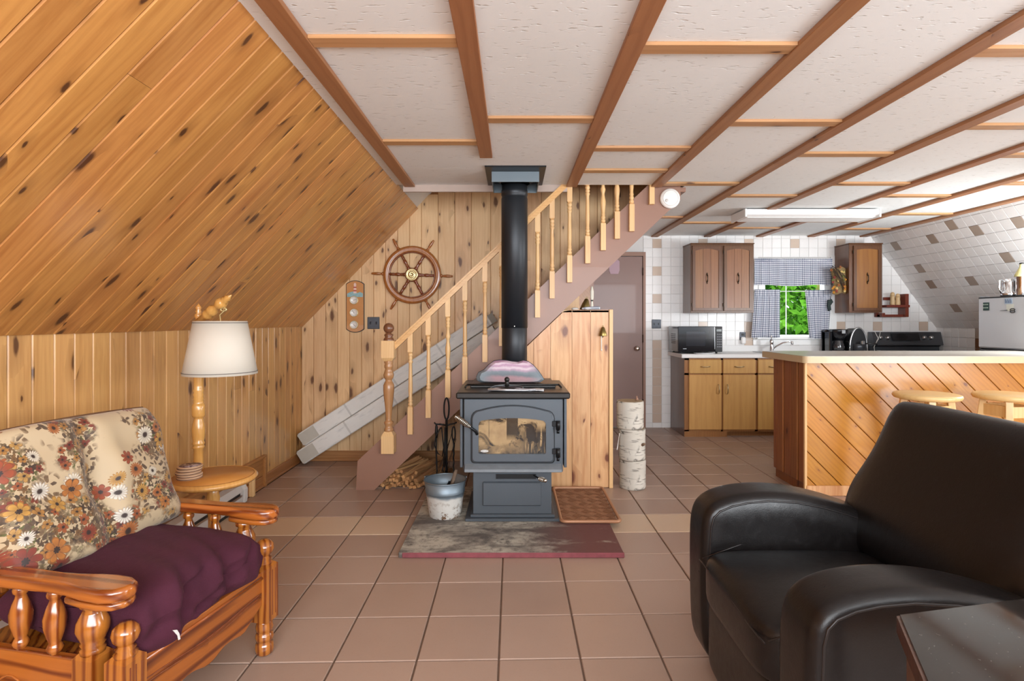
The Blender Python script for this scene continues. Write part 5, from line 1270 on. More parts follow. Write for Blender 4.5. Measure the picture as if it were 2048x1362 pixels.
# stools
def stool(x,y,label,rz,dr_=0):
    r=thing('bar_stool',label,'stool',(x,y,0),(0,0,rz),'pine bar stools along the counter')
    obj('seat',MB().lathe([(.165,.742),(.183,.748),(.19,.762),(.186,.774),(.175,.779),(.003,.779)],40),M['stool'],r)
    for k in range(4):
        a=R(45+90*k); c,s_=math.cos(a),math.sin(a)
        t0=Vector((c*.125,s_*.125,.742)); b0=Vector((c*.215,s_*.215,0))
        d=(t0-b0); m=MB(); h=.019
        ux=Vector((-s_,c,0)); uy=Vector((c,s_,0))
        vs=[b0+ux*i*h+uy*j*h for i,j in ((-1,-1),(1,-1),(1,1),(-1,1))]+[t0+ux*i*h+uy*j*h for i,j in ((-1,-1),(1,-1),(1,1),(-1,1))]
        m.add(vs,[(0,3,2,1),(4,5,6,7)]+[(i,(i+1)%4,4+(i+1)%4,4+i) for i in range(4)])
        o=obj('leg',m,M['stool'],r); bevel(o,.003,1)
        a2=R(45+90*(k+1)); e0=b0.lerp(t0,.92); e1=Vector((math.cos(a2)*.215,math.sin(a2)*.215,0)).lerp(Vector((math.cos(a2)*.125,math.sin(a2)*.125,.742)),.92)
        dd=(e1-e0).normalized(); nn=Vector((-dd.y,dd.x,0)); m=MB()
        vs=[e0+nn*i*.008+Vector((0,0,j)) for i,j in ((-1,-.045),(1,-.045),(1,.025),(-1,.025))]+[e1+nn*i*.008+Vector((0,0,j)) for i,j in ((-1,-.045),(1,-.045),(1,.025),(-1,.025))]
        m.add(vs,[(0,3,2,1),(4,5,6,7)]+[(i,(i+1)%4,4+(i+1)%4,4+i) for i in range(4)])
        obj('apron',m,M['stool'],r)
        f_=.3 if k%2 else .42; e0=b0.lerp(t0,f_); e1=Vector((math.cos(a2)*.215,math.sin(a2)*.215,0)).lerp(Vector((math.cos(a2)*.125,math.sin(a2)*.125,.742)),f_)
        obj('rung',MB().tube([e0,e1],.011,10),M['stool'],r)
    return r
stool(XX(1858,3.6),3.62,'pine bar stool showing just above the back of the black recliner',R(20))
stool(XX(2017,3.6),3.60,'pine bar stool nearest the right edge, at the bar counter',R(5))
# ================================================================ greenery outside the window
gm=struct(obj('ground_outside',MB().grid(12,12,lambda u,v:(-1+14*u,YB+.4+12*v,-.35+.10*math.sin(u*9)*math.cos(v*7)+1.1*v*v)),plain('forest_floor','#5c5a3a',.95,mottle=.4,scale=3,bump=.6)),'ground outside the kitchen window')
def leafmat(nm,a,b):
    t=NT(nm); tc=t.n('NewGeometry').outputs['Position']; c=t.mix(t.noise(tc,3,3),lin(a),lin(b))
    d=t.n('BsdfDiffuse',{0:c}); tr=t.n('BsdfTranslucent',{0:c}); mx=t.n('MixShader',{0:.5,1:d.outputs[0],2:tr.outputs[0]}); t.t.links.new(mx.outputs[0],t.t.nodes['Material Output'].inputs[0]); return t.m
def bush(name,label,cx_,cy_,z0,z1,rad,n,mat,seed,sz=.07,trunk=True):
    rr=random.Random(seed); m=MB()
    for k in range(n):
        f=rr.random(); z=z0+(z1-z0)*f; rr_=rad*(1-.35*f)*math.sqrt(rr.random()); a=rr.uniform(0,6.28)
        c=Vector((cx_+rr_*math.cos(a),cy_+rr_*math.sin(a)*.6,z)); e=Euler((rr.uniform(-1,1),rr.uniform(-1,1),rr.uniform(0,6.28))).to_matrix()
        s_=sz*rr.uniform(.6,1.5)
        vs=[c+e@Vector(v) for v in ((-s_,0,0),(0,-s_*.45,.01),(s_,0,0),(0,s_*.45,.01))]; m.add(vs,[(0,1,2,3)],False)
    r=thing(name,label,'tree',(cx_,cy_,-.3),group='trees outside the kitchen window')
    L=Vector(r.location)
    o=wobj('foliage',m,mat,r); stuff(o)
    wobj('trunk',MB().tube([(cx_,cy_-.2,-.3),(cx_+.05,cy_-.2,.9),(cx_-.03,cy_-.18,1.6),(cx_+.12,cy_-.1,z1*.8)],[.05,.04,.03,.015],8).tube([(cx_+.02,cy_-.2,1.1),(cx_+.3,cy_-.25,1.7),(cx_+.5,cy_-.2,2.3)],[.025,.018,.01],6),plain('bark_'+str(seed),'#9c8c50',.9,mottle=.3,scale=20),r)
g1=leafmat('leaf_bright','#4f9a2a','#8fd04a'); g2=leafmat('leaf_deep','#23561a','#4a8830')
bush('leafy_tree','bright green young tree with a pale forked trunk outside the window',4.66,8.6,1.1,3.4,.75,420,g1,1,.10)
bush('leafy_tree','deep green tree crowd seen left through the kitchen window',4.1,10.6,-.2,3.6,1.1,3600,g2,2,.11)
bush('leafy_tree','deep green tree seen right through the kitchen window',6.35,10.8,-.2,4.2,1.1,3400,g2,3,.11)
bush('leafy_tree','farther bright green tree filling the window background',5.6,13.6,-.2,5.6,2.7,9000,g1,4,.16)
# ================================================================ pine armchair (left foreground)
AO=Vector((-.9955,1.80,0)); AR=-R(12.1)
def achair():
    r=thing('pine_armchair','varnished turned-pine armchair with floral back cushion and maroon seat','armchair',AO,(0,0,AR))
    cp,cpx,cpy=M['chair_pine'],M['chair_pine_x'],M['chair_pine_y']
    HY=.293
    def sq(m,x,y,z0,z1,h,ct=0,cb=0):
        st=[]
        st+=[(h*.6,z0),(h,z0+cb)] if cb else [(h,z0)]
        st+=[(h,z1-ct),(h*.6,z1)] if ct else [(h,z1)]
        return m.lathe([(a*math.sqrt(2),z) for a,z in st],4,TX(x,y,0),False,True,math.pi/4)
    for s_ in (-1,1):
        m=MB(); sq(m,0,s_*HY,.125,.345,.034,.012,.006)
        m.lathe([(.022,0),(.031,.008),(.034,.025),(.031,.043),(.024,.05),(.031,.056),(.033,.068),(.030,.08),(.024,.085),(.031,.092),(.032,.105),(.028,.122),(.026,.13)],22,TX(0,s_*HY,0))
        m.lathe([(.026,.338),(.030,.348),(.022,.356),(.026,.362),(.018,.368),(.022,.374),(.031,.385),(.035,.40),(.031,.416),(.018,.428),(.002,.431)],22,TX(0,s_*HY,0))
        leg=obj('front_leg',m,cp,r)
        for k in (-1,0,1): obj('flute',MB().box(.0335,.0348,s_*HY+k*.018-.002,s_*HY+k*.018+.002,.15,.32),M['wheel_dark'],leg)
        # arm post
        m=MB(); sq(m,-.095,s_*.305,.14,.352,.033,.014,.004)
        m.lathe([(.03,.346),(.031,.358),(.026,.364),(.031,.372),(.027,.378),(.034,.392),(.041,.412),(.038,.432),(.027,.455),(.022,.468),(.031,.474),(.033,.484),(.026,.492),(.028,.508)],24,TX(-.095,s_*.305,0))
        obj('arm_post',m,cp,r)
        for x in (-.225,-.345):
            m=MB().lathe([(.010,.318),(.012,.326),(.018,.333),(.021,.342),(.017,.35),(.014,.357),(.020,.372),(.027,.40),(.028,.425),(.021,.452),(.014,.47),(.013,.478),(.019,.484),(.020,.492),(.015,.508)],20,TX(x,s_*.305,0))
            obj('spindle',m,cp,r)
        # side rail with a carved wavy line
        zr0,zr1=.17,.325
        pr=[(-.56,zr0+.02),(-.45,zr0),(-.3,zr0+.015),(-.15,zr0),(-.12,zr0+.005),(-.12,zr1),(-.56,zr1)]
        rail=obj('side_rail',MB().prism(pr,s_*.305-.012,s_*.305+.012,'y'),cpx,r)
        bevel(rail,.004,2)
        obj('carved_line',MB().tube([(-.55+.42*k/24,s_*.3175,.235+.016*math.sin(k*.75)) for k in range(25)],.0035,6),M['chair_pine_x'],rail)
        # arm board: outline in x,y ; waisted, round nose, heavier nose block under it
        c=s_*.312
        o_=[(-.545,-.026),(-.50,-.033),(-.40,-.036),(-.30,-.034),(-.22,-.03),(-.15,-.034),(-.08,-.048),(-.02,-.052),(.02,-.042),(.04,-.018),(.042,.008),(.03,.03),(0,.046),(-.05,.05),(-.10,.046),(-.16,.034),(-.22,.03),(-.30,.034),(-.40,.036),(-.5,.033),(-.545,.026)]
        a=obj('armrest',MB().prism([(x,c+y) for x,y in o_],.508,.545,'z',smooth=True),cpx,r); bevel(a,.012,3)
        nb=[(x,y) for x,y in o_ if x>-.17]
        b_=obj('nose_block',MB().prism([(x*.97-.004,c+y*.92) for x,y in nb],.488,.5085,'z',smooth=True),cpx,a); bevel(b_,.007,2)
        # back post leaning back
        m=MB(); 
        sh=Matrix(((1,0,-.20,.10),(0,1,0,0),(0,0,1,0),(0,0,0,1)))   # x shears back with height
        bx_,by_=-.555,s_*.30
        Ms=TX(bx_,by_,0)@sh
        for st,k in (([(.028,0),(.028,.56)],0),([(.027,.66),(.031,.675),(.031,.775),(.025,.79)],0)):
            m.lathe([(q*math.sqrt(2),z) for q,z in st],4,Ms@Matrix.Rotation(0,4,'Z'),False,True,math.pi/4)
        m.lathe([(.022,.555),(.029,.565),(.024,.575),(.028,.582),(.022,.59),(.031,.61),(.030,.628),(.020,.64),(.027,.648),(.024,.66)],18,Ms)
        m.lathe([(.022,.785),(.018,.80),(.026,.806),(.032,.818),(.030,.83),(.016,.84),(.002,.843)],18,Ms)
        obj('back_post',m,cp,r)
    # crest rail, lower back rail, slats
    def backx(z): return -.555+.10-.20*z
    pr=[(-.28,.745),(.28,.745),(.28,.80),(.22,.80),(.18,.83),(.08,.815),(0,.84),(-.08,.815),(-.18,.83),(-.22,.80),(-.28,.80)]
    sh=Matrix(((1,0,-.20,-.455),(0,1,0,0),(0,0,1,0),(0,0,0,1)))
    o=obj('crest_rail',MB().prism(pr,-.011,.011,'x',sh),cpy,r); bevel(o,.004,2)
    o=obj('lower_rail',MB().prism([(-.28,.36),(.28,.36),(.28,.42),(-.28,.42)],-.011,.011,'x',sh),cpy,r)
    for k in range(5): obj('back_slat',MB().prism([(-.2+.1*k-.02,.42),(-.2+.1*k+.02,.42),(-.2+.1*k+.02,.745),(-.2+.1*k-.02,.745)],-.006,.006,'x',sh),cp,r)
    # front apron, scalloped, with carved double line
    n=28; pr=[(-.262,.315)]
    lowz=lambda y: .205-.055*math.cos(y/.262*math.pi)*1.0+(.022*math.cos(y/.262*math.pi*3))
    pr=[(-.262+.524*k/n, .19-.045*abs(math.cos((k/n)*math.pi*1.0))**0-.0+0.0) for k in range(0)]
    for k in range(n+1):
        y=-.262+.524*k/n; u=abs(y)/.262
        z=.150+.050*max(0,(u-.62)/.38)**1.0 - .012*math.cos(u*9)*(1-u) 
        pr.append((y,z))
    pr+=[(.262,.322),(-.262,.322)]
    ap=obj('front_apron',MB().prism(pr,-.012,.014,'x'),cpy,r); bevel(ap,.004,2)
    for dz in (0,.012):
        obj('carved_line',MB().tube([(.0145,-.25+.5*k/24,.225+dz+.008*math.cos(k/24*6.28)) for k in range(25)],.002,5),M['wheel_dark'],ap)
    obj('top_bead',MB().tube([(.014,-.26,.30),(.014,.26,.30)],.006,8),cpy,ap)
    obj('seat_board',MB().box(-.53,-.01,-.285,.285,.30,.315),cp,r)
    return r
ac=achair()
# maroon throw over the seat cushion
def throw_mat():
    t=NT('maroon_throw'); tc=t.n('TexCoord').outputs['Object']
    n1=t.noise(tc,4,4); n2=t.noise(tc,420,2); n3=t.noise(t.n('Mapping',{'Vector':tc,'Scale':(9,5,9)}).outputs[0],1.0,3,.5,.8)
    c=t.mix(n1,lin('#34091c'),lin('#480f28'))
    t.set(t.b,'Sheen Weight',.10); t.set(t.b,'Sheen Roughness',.5); t.set(t.b,'Sheen Tint',lin('#8a3a5a'))
    t.bump(t.math('ADD',t.math('MULTIPLY',n2,.15),n3),.55,.02); return t.out(c,.9)
tw_=thing('seat_throw','maroon throw tucked over the seat cushion of the pine armchair','throw',AO+Vector((0,0,.316)),(0,0,AR))
rr=random.Random(4)
def seatf(u,v):
    # u around front-to-back section, v across
    y=-.272+.544*v
    side=(abs(v-.5)*2); e=(1-side**5)**.5 if side<1 else 0
    a=math.pi*(u*1.0)
    # closed section: superellipse in x,z
    cx_,cz=-.235,.088
    t_=2*math.pi*u
    sx=abs(math.cos(t_))**.55*math.copysign(1,math.cos(t_)); sz=abs(math.sin(t_))**.6*math.copysign(1,math.sin(t_))
    hx=.268; hz=.088*(.35+.65*e)
    x=cx_+hx*sx*(.92+.08*e); z=cz+hz*sz
    if sz>0: z+=.018*math.sin(v*math.pi)*(1 if sx>-.9 else .5)+.014*max(0,sx)*math.sin(v*5.0+.6)
    fold=.007*math.sin(v*21+sx*4.0)*(.35+.65*max(0,sx))+.005*math.sin(v*37+x*20)+.006*math.sin(x*30+v*9)
    x+=fold*max(0,sx)**2*1.6; z+=fold*.5
    for y0_,z0_,sl_c,dp_ in ((-.12,.115,.30,.016),(.05,.085,.42,.018),(-.02,.045,-.15,.014),(.17,.12,.6,.014),(-.2,.07,.2,.016)):
        dd=(z-(z0_+sl_c*(y-y0_))); wgt=math.exp(-((y-y0_)/.13)**2)*max(0,sx)
        g=math.exp(-(dd/.011)**2); x-=dp_*g*wgt; x+=.010*math.exp(-((dd-.022)/.014)**2)*wgt
    dr_=max(0,-math.sin(t_))*max(0,math.cos(t_)+.25); z-=.045*dr_*(1+.5*math.sin(v*6+1)); x+=.020*dr_
    return (x,y,z)
m=MB().grid(110,90,seatf,uvs=False)
o=obj('throw_cloth',m,throw_mat(),tw_)
# the throw ends: close the two sides
for v in (0,1):
    pts=[Vector(seatf(k/36,v)) for k in range(36)]; c=sum(pts,Vector())/36
    mm=MB().add(pts+[c],[(i,(i+1)%36,36) for i in range(36)],True); obj('cloth_end',mm,o.data.materials[0],tw_)
# folds along the front
fm=o.data.materials[0]
tg=obj('care_tag',MB().prism([(-.205,.052),(-.19,.045),(-.182,.03),(-.178,.012),(-.184,.012),(-.187,.026),(-.2,.045)],.066,.0685,'x'),plain('tag_white','#dcdcda',.7),tw_)
# floral cushion
def floral():
    t=NT('autumn_floral_fabric'); tc=t.n('TexCoord').outputs['Object']; sp=t.n('SeparateXYZ',{0:tc})
    p=t.n('CombineXYZ',{0:sp.outputs[1],1:sp.outputs[2]}).outputs[0]
    base=lin('#bda98a'); c=t.mix(t.noise(tc,3,3),base,lin('#ad9876'))
    def flowers(c,scale,off,rad,petals,colors,prob,cen,seed,sharp=.5):
        pv=t.n('VectorMath',{0:p,1:(off,off*.7,0)},operation='ADD').outputs[0]
        wv=t.n('TexNoise',{'Vector':pv,'Scale':22.0,'Detail':1.0},noise_dimensions='2D').outputs[1]
        pv=t.n('VectorMath',{0:pv,1:t.n('VectorMath',{0:wv,1:(.012,.012,0)},operation='MULTIPLY').outputs[0]},operation='ADD').outputs[0]
        vo=t.n('TexVoronoi',{'Vector':pv,'Scale':scale,'Randomness':.9},voronoi_dimensions='2D')
        d=t.n('VectorMath',{0:pv,1:vo.outputs['Position']},operation='SUBTRACT').outputs[0]
        s_=t.n('SeparateXYZ',{0:d}); r=t.n('VectorMath',{0:d},operation='LENGTH').outputs['Value']
        vc=t.n('SeparateColor',{0:vo.outputs['Color']})
        th=t.math('ADD',t.math('ARCTAN2',s_.outputs[1],s_.outputs[0]),t.math('MULTIPLY',vc.outputs[2],6.28))
        pe=t.math('ABSOLUTE',t.math('COSINE',t.math('MULTIPLY',th,petals/2)))
        R_=t.math('MULTIPLY',t.math('MULTIPLY_ADD',t.math('POWER',pe,sharp),.55,.45),t.math('MULTIPLY_ADD',vc.outputs[1],rad*.5,rad*.6))
        on=t.math('LESS_THAN',vc.outputs[0],prob)
        inside=t.math('MULTIPLY',t.math('LESS_THAN',r,R_),on)
        rel=t.math('DIVIDE',r,R_)
        colr=t.ramp(vc.outputs[2],[(i/len(colors),lin(x)) for i,x in enumerate(colors)],'CONSTANT')
        colr=t.mix(t.math('MULTIPLY',t.mapr(pe,.55,.1),.55),colr,lin('#4a2a18'))
        colr=t.mix(t.mapr(rel,.95,.4,0,.35),colr,lin('#3a1f14'))
        colr=t.mix(t.math('LESS_THAN',rel,cen),colr,lin('#2a1a14'))
        edge=t.math('MULTIPLY',t.math('GREATER_THAN',rel,.86),.55)
        colr=t.mix(edge,colr,lin('#5c3a24'))
        return t.mix(inside,c,colr),inside
    mask=t.mapr(t.noise(p,5.5,2,.5,0,'2D'),.43,.53)
    # leaves, sprigs and small berries first
    def gated(c0,c1,amt): return t.mix(amt,c0,c1)
    c1,_=flowers(c,62,.3,.011,3,['#4a4030','#3c3428','#6a5636','#59602f'],.85,.0,1,2.2); c=gated(c,c1,mask)
    c1,_=flowers(c,44,1.7,.017,5,['#55432c','#3a3024','#7a5a34','#8a7a58'],.8,.1,2,3.0); c=gated(c,c1,mask)
    c1,_=flowers(c,55,4.1,.014,2,['#5b4c3a','#7a6448'],.55,.0,5,3.0); c=gated(c,c1,t.mapr(t.noise(p,7.5,2,.5,0,'2D'),.46,.52))
    c1,_=flowers(c,27,3.3,.019,5,['#9a5228','#a8783a','#76301e','#b48a48'],.7,.25,3,.6); c=gated(c,c1,t.mapr(mask,.2,.5))
    c1,_=flowers(c,13,5.2,.032,16,['#d8d2c4','#a8622c','#b88a40','#863620','#d4ccb8'],.5,.32,4,.5); c=c1
    c1,_=flowers(c,11,9.1,.036,7,['#ae6c2c','#94421f','#bd8e40','#7d2e1c'],.4,.25,6,.5); c=c1
    t.set(t.b,'Sheen Weight',.2); t.bump(t.noise(tc,500,2),.15,.001)
    return t.out(c,.6)
fl=floral()
cu=thing('floral_cushion','tufted back cushion in beige autumn-flower fabric on the pine armchair','cushion',AO,(0,0,AR))
# cushion plane: leaning back; local frame origin at the bottom middle
ln=R(20)
root_l=Vector((-.395,.0,.475))
Mc=Matrix.Translation(root_l)@Matrix.Rotation(-ln,4,'Y')
Wc,Hc,Tc=.31,.47,.075
def cush(side):
    def f(u,v):
        y=(u*2-1); z=v*2-1
        ex=(1-abs(y)**6)**.5 if abs(y)<1 else 0; ez=(1-abs(z)**7)**.5 if abs(z)<1 else 0
        th=Tc*max(0,ex*ez)**.75
        # centre crease and buttons
        cr=math.exp(-((y+.02+.03*math.sin(z*3))/.13)**2); btn=sum(math.exp(-(((y+.0)/.2)**2+((z-b)/.22)**2)) for b in (.12,))
        if side>0:
            th=th*(1-.42*cr-.30*btn)+.006*math.sin(y*5+z*4)+.006*math.sin(z*9+y*3)*ex
            th+=.010*math.exp(-((abs(y)-.22)/.09)**2)*(1-abs(z))
        else: th*=.6
        return (side*th, y*Wc*(1-.03*z*z)+.008*math.sin(z*4), Hc/2+z*Hc/2*(1-.04*y*y))
    return f
m=MB().grid(56,56,cush(1),None,True,False).grid(30,30,cush(-1),None,True,False)
o=obj('cushion_cover',m,fl,cu); o.matrix_local=Mc
mm=MB()
pp_=[(0,)+cush(1)(u,v)[1:] for u,v in [(k/20,0) for k in range(20)]+[(1,k/20) for k in range(20)]+[(1-k/20,1) for k in range(20)]+[(0,1-k/20) for k in range(20)]]
o=obj('piping',MB().tube(pp_,.005,6,closed=True),plain('piping_dark','#6a4c34',.7),cu); o.matrix_local=Mc
o=obj('button',MB().ball((0,0,0),.012,12,8,None,.5,1,1),plain('button_brown','#7a4a28',.6),cu); o.matrix_local=Mc@TX(Tc*.30,.0,Hc*.56)
# ================================================================ lamp table, coasters, heater
lm,tmp=M['lamp_maple'],M['table_maple']
TC=Vector((-1.448,2.68,0)); PL=Vector((-1.587,2.80,0)); TZ=.505
lt=thing('lamp_table','round maple table with turned lamp post and white shade by the knee wall','lamp',(TC.x,TC.y,0))
wobj('table_top',MB().lathe([(.17,TZ-.024),(.18,TZ-.012),(.1815,TZ),(.002,TZ)],56,TX(TC.x,TC.y,0)),tmp,lt)
wobj('table_rim',MB().lathe([(.165,TZ-.030),(.188,TZ-.028),(.198,TZ-.016),(.198,TZ-.010),(.187,TZ-.001),(.182,TZ+.001),(.1812,TZ-.002)],56,TX(TC.x,TC.y,0),cap=False),lm,lt)
wobj('pedestal',MB().lathe([(.022,.03),(.024,.15),(.032,.17),(.024,.19),(.022,.30),(.030,.40),(.026,.42),(.024,TZ-.03)],18,TX(TC.x+.0,TC.y,0)),lm,lt)
for k in range(3):
    a=R(90+120*k); wobj('foot',MB().tube([(TC.x,TC.y,.07),(TC.x+.10*math.cos(a),TC.y+.10*math.sin(a),.05),(TC.x+.17*math.cos(a),TC.y+.17*math.sin(a),.014)],[.02,.018,.014],10),lm,lt)
sl=2.8/F; pzz=lambda y: ZZ(y,2.8)
pr=[(945,11),(926,9.5),(897,9.3),(895,11.5),(892,11.5),(890,9.8),(888,11.8),(885,11.8),(882,10),(872,12.2),(858,12.8),(846,11),(838,8.6),(835,8.6),(833,11.5),(830,12.6),(812,12.6),(808,11),(806,8.8),(803,10.5),(800,8.8),(797,10.5),(793,8.8),(789,10.5),(785,8.8),(781,10.5),(777,8.8),(770,9),(735,9.2),(690,9),(650,9.2),(641,9.2)]
wobj('lamp_post',MB().lathe([(r_*sl*.97,pzz(y)) for y,r_ in pr],20,TX(PL.x,PL.y,0)),lm,lt)
wobj('post_finial',MB().lathe([(r_*sl,pzz(y)) for y,r_ in [(641,8),(638,5),(634,7),(630,7.5),(626,4.5),(623,6),(620,4),(617,5.5),(614,5.5),(611,3),(607,.5)]],16,TX(PL.x,PL.y,0)),lm,lt)
Yl=2.72; a=P(392,648,2.79); b=P(463,590,2.68); d=(b-a); Ln=d.length
q=d.to_track_quat('Z','Y').to_matrix().to_4x4()
ar_=[(.0,.006),(.02,.012),(.03,.018),(.28,.020),(.30,.026),(.36,.028),(.40,.023),(.44,.029),(.50,.028),(.55,.019),(.60,.016),(.64,.024),(.72,.031),(.78,.024),(.80,.015),(.84,.022),(.87,.014),(.90,.018),(.94,.009),(1.0,.002)]
wobj('swing_arm',MB().lathe([(r_*.95,f_*Ln) for f_,r_ in ar_],18,Matrix.Translation(a)@q),lm,lt)
sc_=XX(441,2.66); 
hk=Vector((XX(447,2.70),2.70,0)); 
wobj('brass_hook',MB().tube([(hk.x,2.70,ZZ(614,2.7)),(hk.x+.008,2.69,ZZ(622,2.7)),(hk.x-.008,2.68,ZZ(630,2.68)),(sc_,2.66,ZZ(641,2.66)),(sc_,2.66,ZZ(655,2.66))],.003,6).tube([(hk.x+.014*math.cos(t_),2.70,ZZ(619,2.7)+.008*math.sin(t_)) for t_ in [k*.52 for k in range(12)]],.004,6,closed=True),br,lt)
def shade_mat():
    t=NT('cream_lampshade'); tc=t.n('TexCoord').outputs['Object']; c=t.mix(t.noise(tc,5,3),lin('#d6d0c2'),lin('#e0dacd'))
    b=t.b; t.set(b,'Base Color',c); t.set(b,'Roughness',.85)
    tr=t.n('BsdfTranslucent',{0:lin('#efe6d4')}); mx=t.n('MixShader',{0:.12,1:b.outputs[0],2:tr.outputs[0]}); t.t.links.new(mx.outputs[0],t.t.nodes['Material Output'].inputs[0])
    t.bump(t.noise(tc,240,2),.1,.001); return t.m
zt_,zb_=ZZ(642,2.66),ZZ(748,2.66); r0,r1=.117,.164
sh_=wobj('shade',MB().lathe([(r1,zb_),(r1*.55+r0*.45,(zb_*.55+zt_*.45)),(r0,zt_)],56,TX(sc_,2.66,0),cap=False),shade_mat(),lt); sh_.modifiers.new('t','SOLIDIFY').thickness=.0015
trim=plain('shade_trim','#6b635c',.8)
for zz_,rr_ in ((zt_-.008,r0+.0028),(zb_+.012,r1-.0005)): 
    m=MB().tube([(sc_+rr_*math.cos(k*math.pi/28),2.66+rr_*math.sin(k*math.pi/28),zz_) for k in range(56)],.0016,5,closed=True)
    for k,v in enumerate(m.v): m.v[k]=v-Vector(lt.location)
    obj('trim_band',m,trim,sh_)
wobj('shade_spider',MB().tube([(sc_-r0,2.66,zt_-.005),(sc_,2.66,zt_-.012),(sc_+r0,2.66,zt_-.005)],.002,5).lathe([(.018,zt_-.16),(.026,zt_-.12),(.02,zt_-.09),(.012,zt_-.07)],14,TX(sc_,2.66,0)),br,lt)
cpos=Vector((-1.535,2.63,TZ+.0005)); cmat=plain('pale_wood_slice','#c9a98a',.7,mottle=.15,scale=25); cm2=plain('bark_edge','#5c4438',.9,mottle=.3,scale=60)
def inlay():
    t=NT('coaster_mosaic'); tc=t.n('TexCoord').outputs['Object']; v=t.n('TexVoronoi',{'Vector':tc,'Scale':90.0}).outputs['Color']; s_=t.n('SeparateColor',{0:v})
    return t.out(t.ramp(s_.outputs[0],[(0,lin('#5c4650')),(.4,lin('#b7a9ab')),(.7,lin('#7a6268')),(1,lin('#d8ccc8'))],'CONSTANT'),.5)
inm=inlay()
for k in range(5):
    lab=['lowest wooden coaster of the stack on the lamp table','second wooden coaster from the bottom of the stack','middle wooden coaster of the stack of five','fourth wooden coaster, just under the top one','top wooden coaster, its speckled face showing, on the lamp table'][k]
    c=thing('wooden_coaster',lab,'coaster',cpos+Vector((.003*math.sin(k*2.1),.003*math.cos(k*1.7),.0125*k)),(0,0,k*.7),'wooden coasters stacked on the lamp table')
    obj('slice',MB().lathe([(.052,0),(.0545,.002),(.0545,.009),(.052,.0115)],30),cmat,c)
    obj('bark_rim',MB().lathe([(.0546,.003),(.0553,.0045),(.0546,.006)],30,cap=False),cm2,c)
    if k==4: obj('speckled_face',MB().lathe([(.046,.0114),(.045,.0125),(.002,.0125)],30),inm,c)
# baseboard heater along the knee wall
ht=thing('baseboard_heater','long pale grey baseboard heater along the foot of the knee wall','heater',(XL+.06,2.9,0))
hw_=plain('heater_enamel','#c9c7c4',.4,0,.05,3); 
ya,yb=1.7,3.78
pr=[(XL+.016,.02),(XL+.075,.02),(XL+.08,.05),(XL+.08,.11),(XL+.06,.145),(XL+.016,.155)]
wobj('casing',MB().prism(pr,ya,yb-.006,'y'),hw_,ht)
wobj('front_slot',MB().box(XL+.0795,XL+.0812,ya+.05,yb-.10,.085,.105),blk2,ht)
wobj('deflector',MB().prism([(XL+.081,.075),(XL+.084,.075),(XL+.084,.09),(XL+.081,.088)],ya,yb-.08,'y'),steel,ht)
wobj('end_cap',MB().prism([(a+(.003 if a>XL+.05 else 0),b+.002) for a,b in pr],yb-.05,yb,'y'),plain('heater_cap','#d6d4d0',.4),ht)
wobj('mounting_slab',MB().box(XL+.014,XL+.075,ya,yb,.0,.02),blk2,ht)
# boxed-in pipe casing at the wall foot
pcg=struct(thing('trim_3','low pine casing strip framing an access panel above the baseboard','x',(XL,3.4,0))); del pcg['category']
wobj('top_moulding',MB().cbox(XL+.0,XL+.03,2.0,4.20,.222,.24,.004),M['base_trim'],pcg)
wobj('end_moulding',MB().cbox(XL+.0,XL+.03,4.17,4.20,.0,.23,.004),M['base_trim'],pcg)
wobj('panel_face',MB().box(XL+.0,XL+.012,2.0,4.175,.09,.225),M['base_trim'],pcg)
wobj('corner_block',MB().cbox(XL+.015,XL+.05,3.93,3.965,.0,.14,.004),M['baluster'],pcg)
# ================================================================ black leather recliner
def leather():
    t=NT('black_brown_leather'); tc=t.n('TexCoord').outputs['Object']
    n1=t.noise(tc,5,5,.6,.3); n2=t.noise(tc,34,4,.6); n3=t.noise(tc,300,2)
    c=t.mix(n1,lin('#0c0a0a'),lin('#161212'))
    c=t.mix(t.math('MULTIPLY',t.mapr(n2,.60,.72),.22),c,lin('#2a282a'))
    t.bump(t.math('ADD',t.math('MULTIPLY',n3,.35),t.math('MULTIPLY',n2,.8)),.16,.004)
    t.set(t.b,'Specular IOR Level',.38); return t.out(c,t.math('MULTIPLY_ADD',n2,.2,.22))
lea=leather(); pip=plain('leather_piping','#1a1616',.35,bump=.1)
rc_=thing('leather_recliner','black leather recliner with arched arms and reclined back, facing left','recliner',(1.0,1.68,0))
def armprof():
    p=[(.665,.30),(.668,.12),(.69,.06),(.74,.035),(1.36,.035),(1.42,.08),(1.43,.45),(1.38,.515)]
    p+=[(1.30,.560),(1.20,.598),(1.10,.627),(1.0,.646),(.90,.652),(.82,.645),(.76,.632),(.71,.610),(.68,.578),(.667,.53),(.664,.45)]
    return p
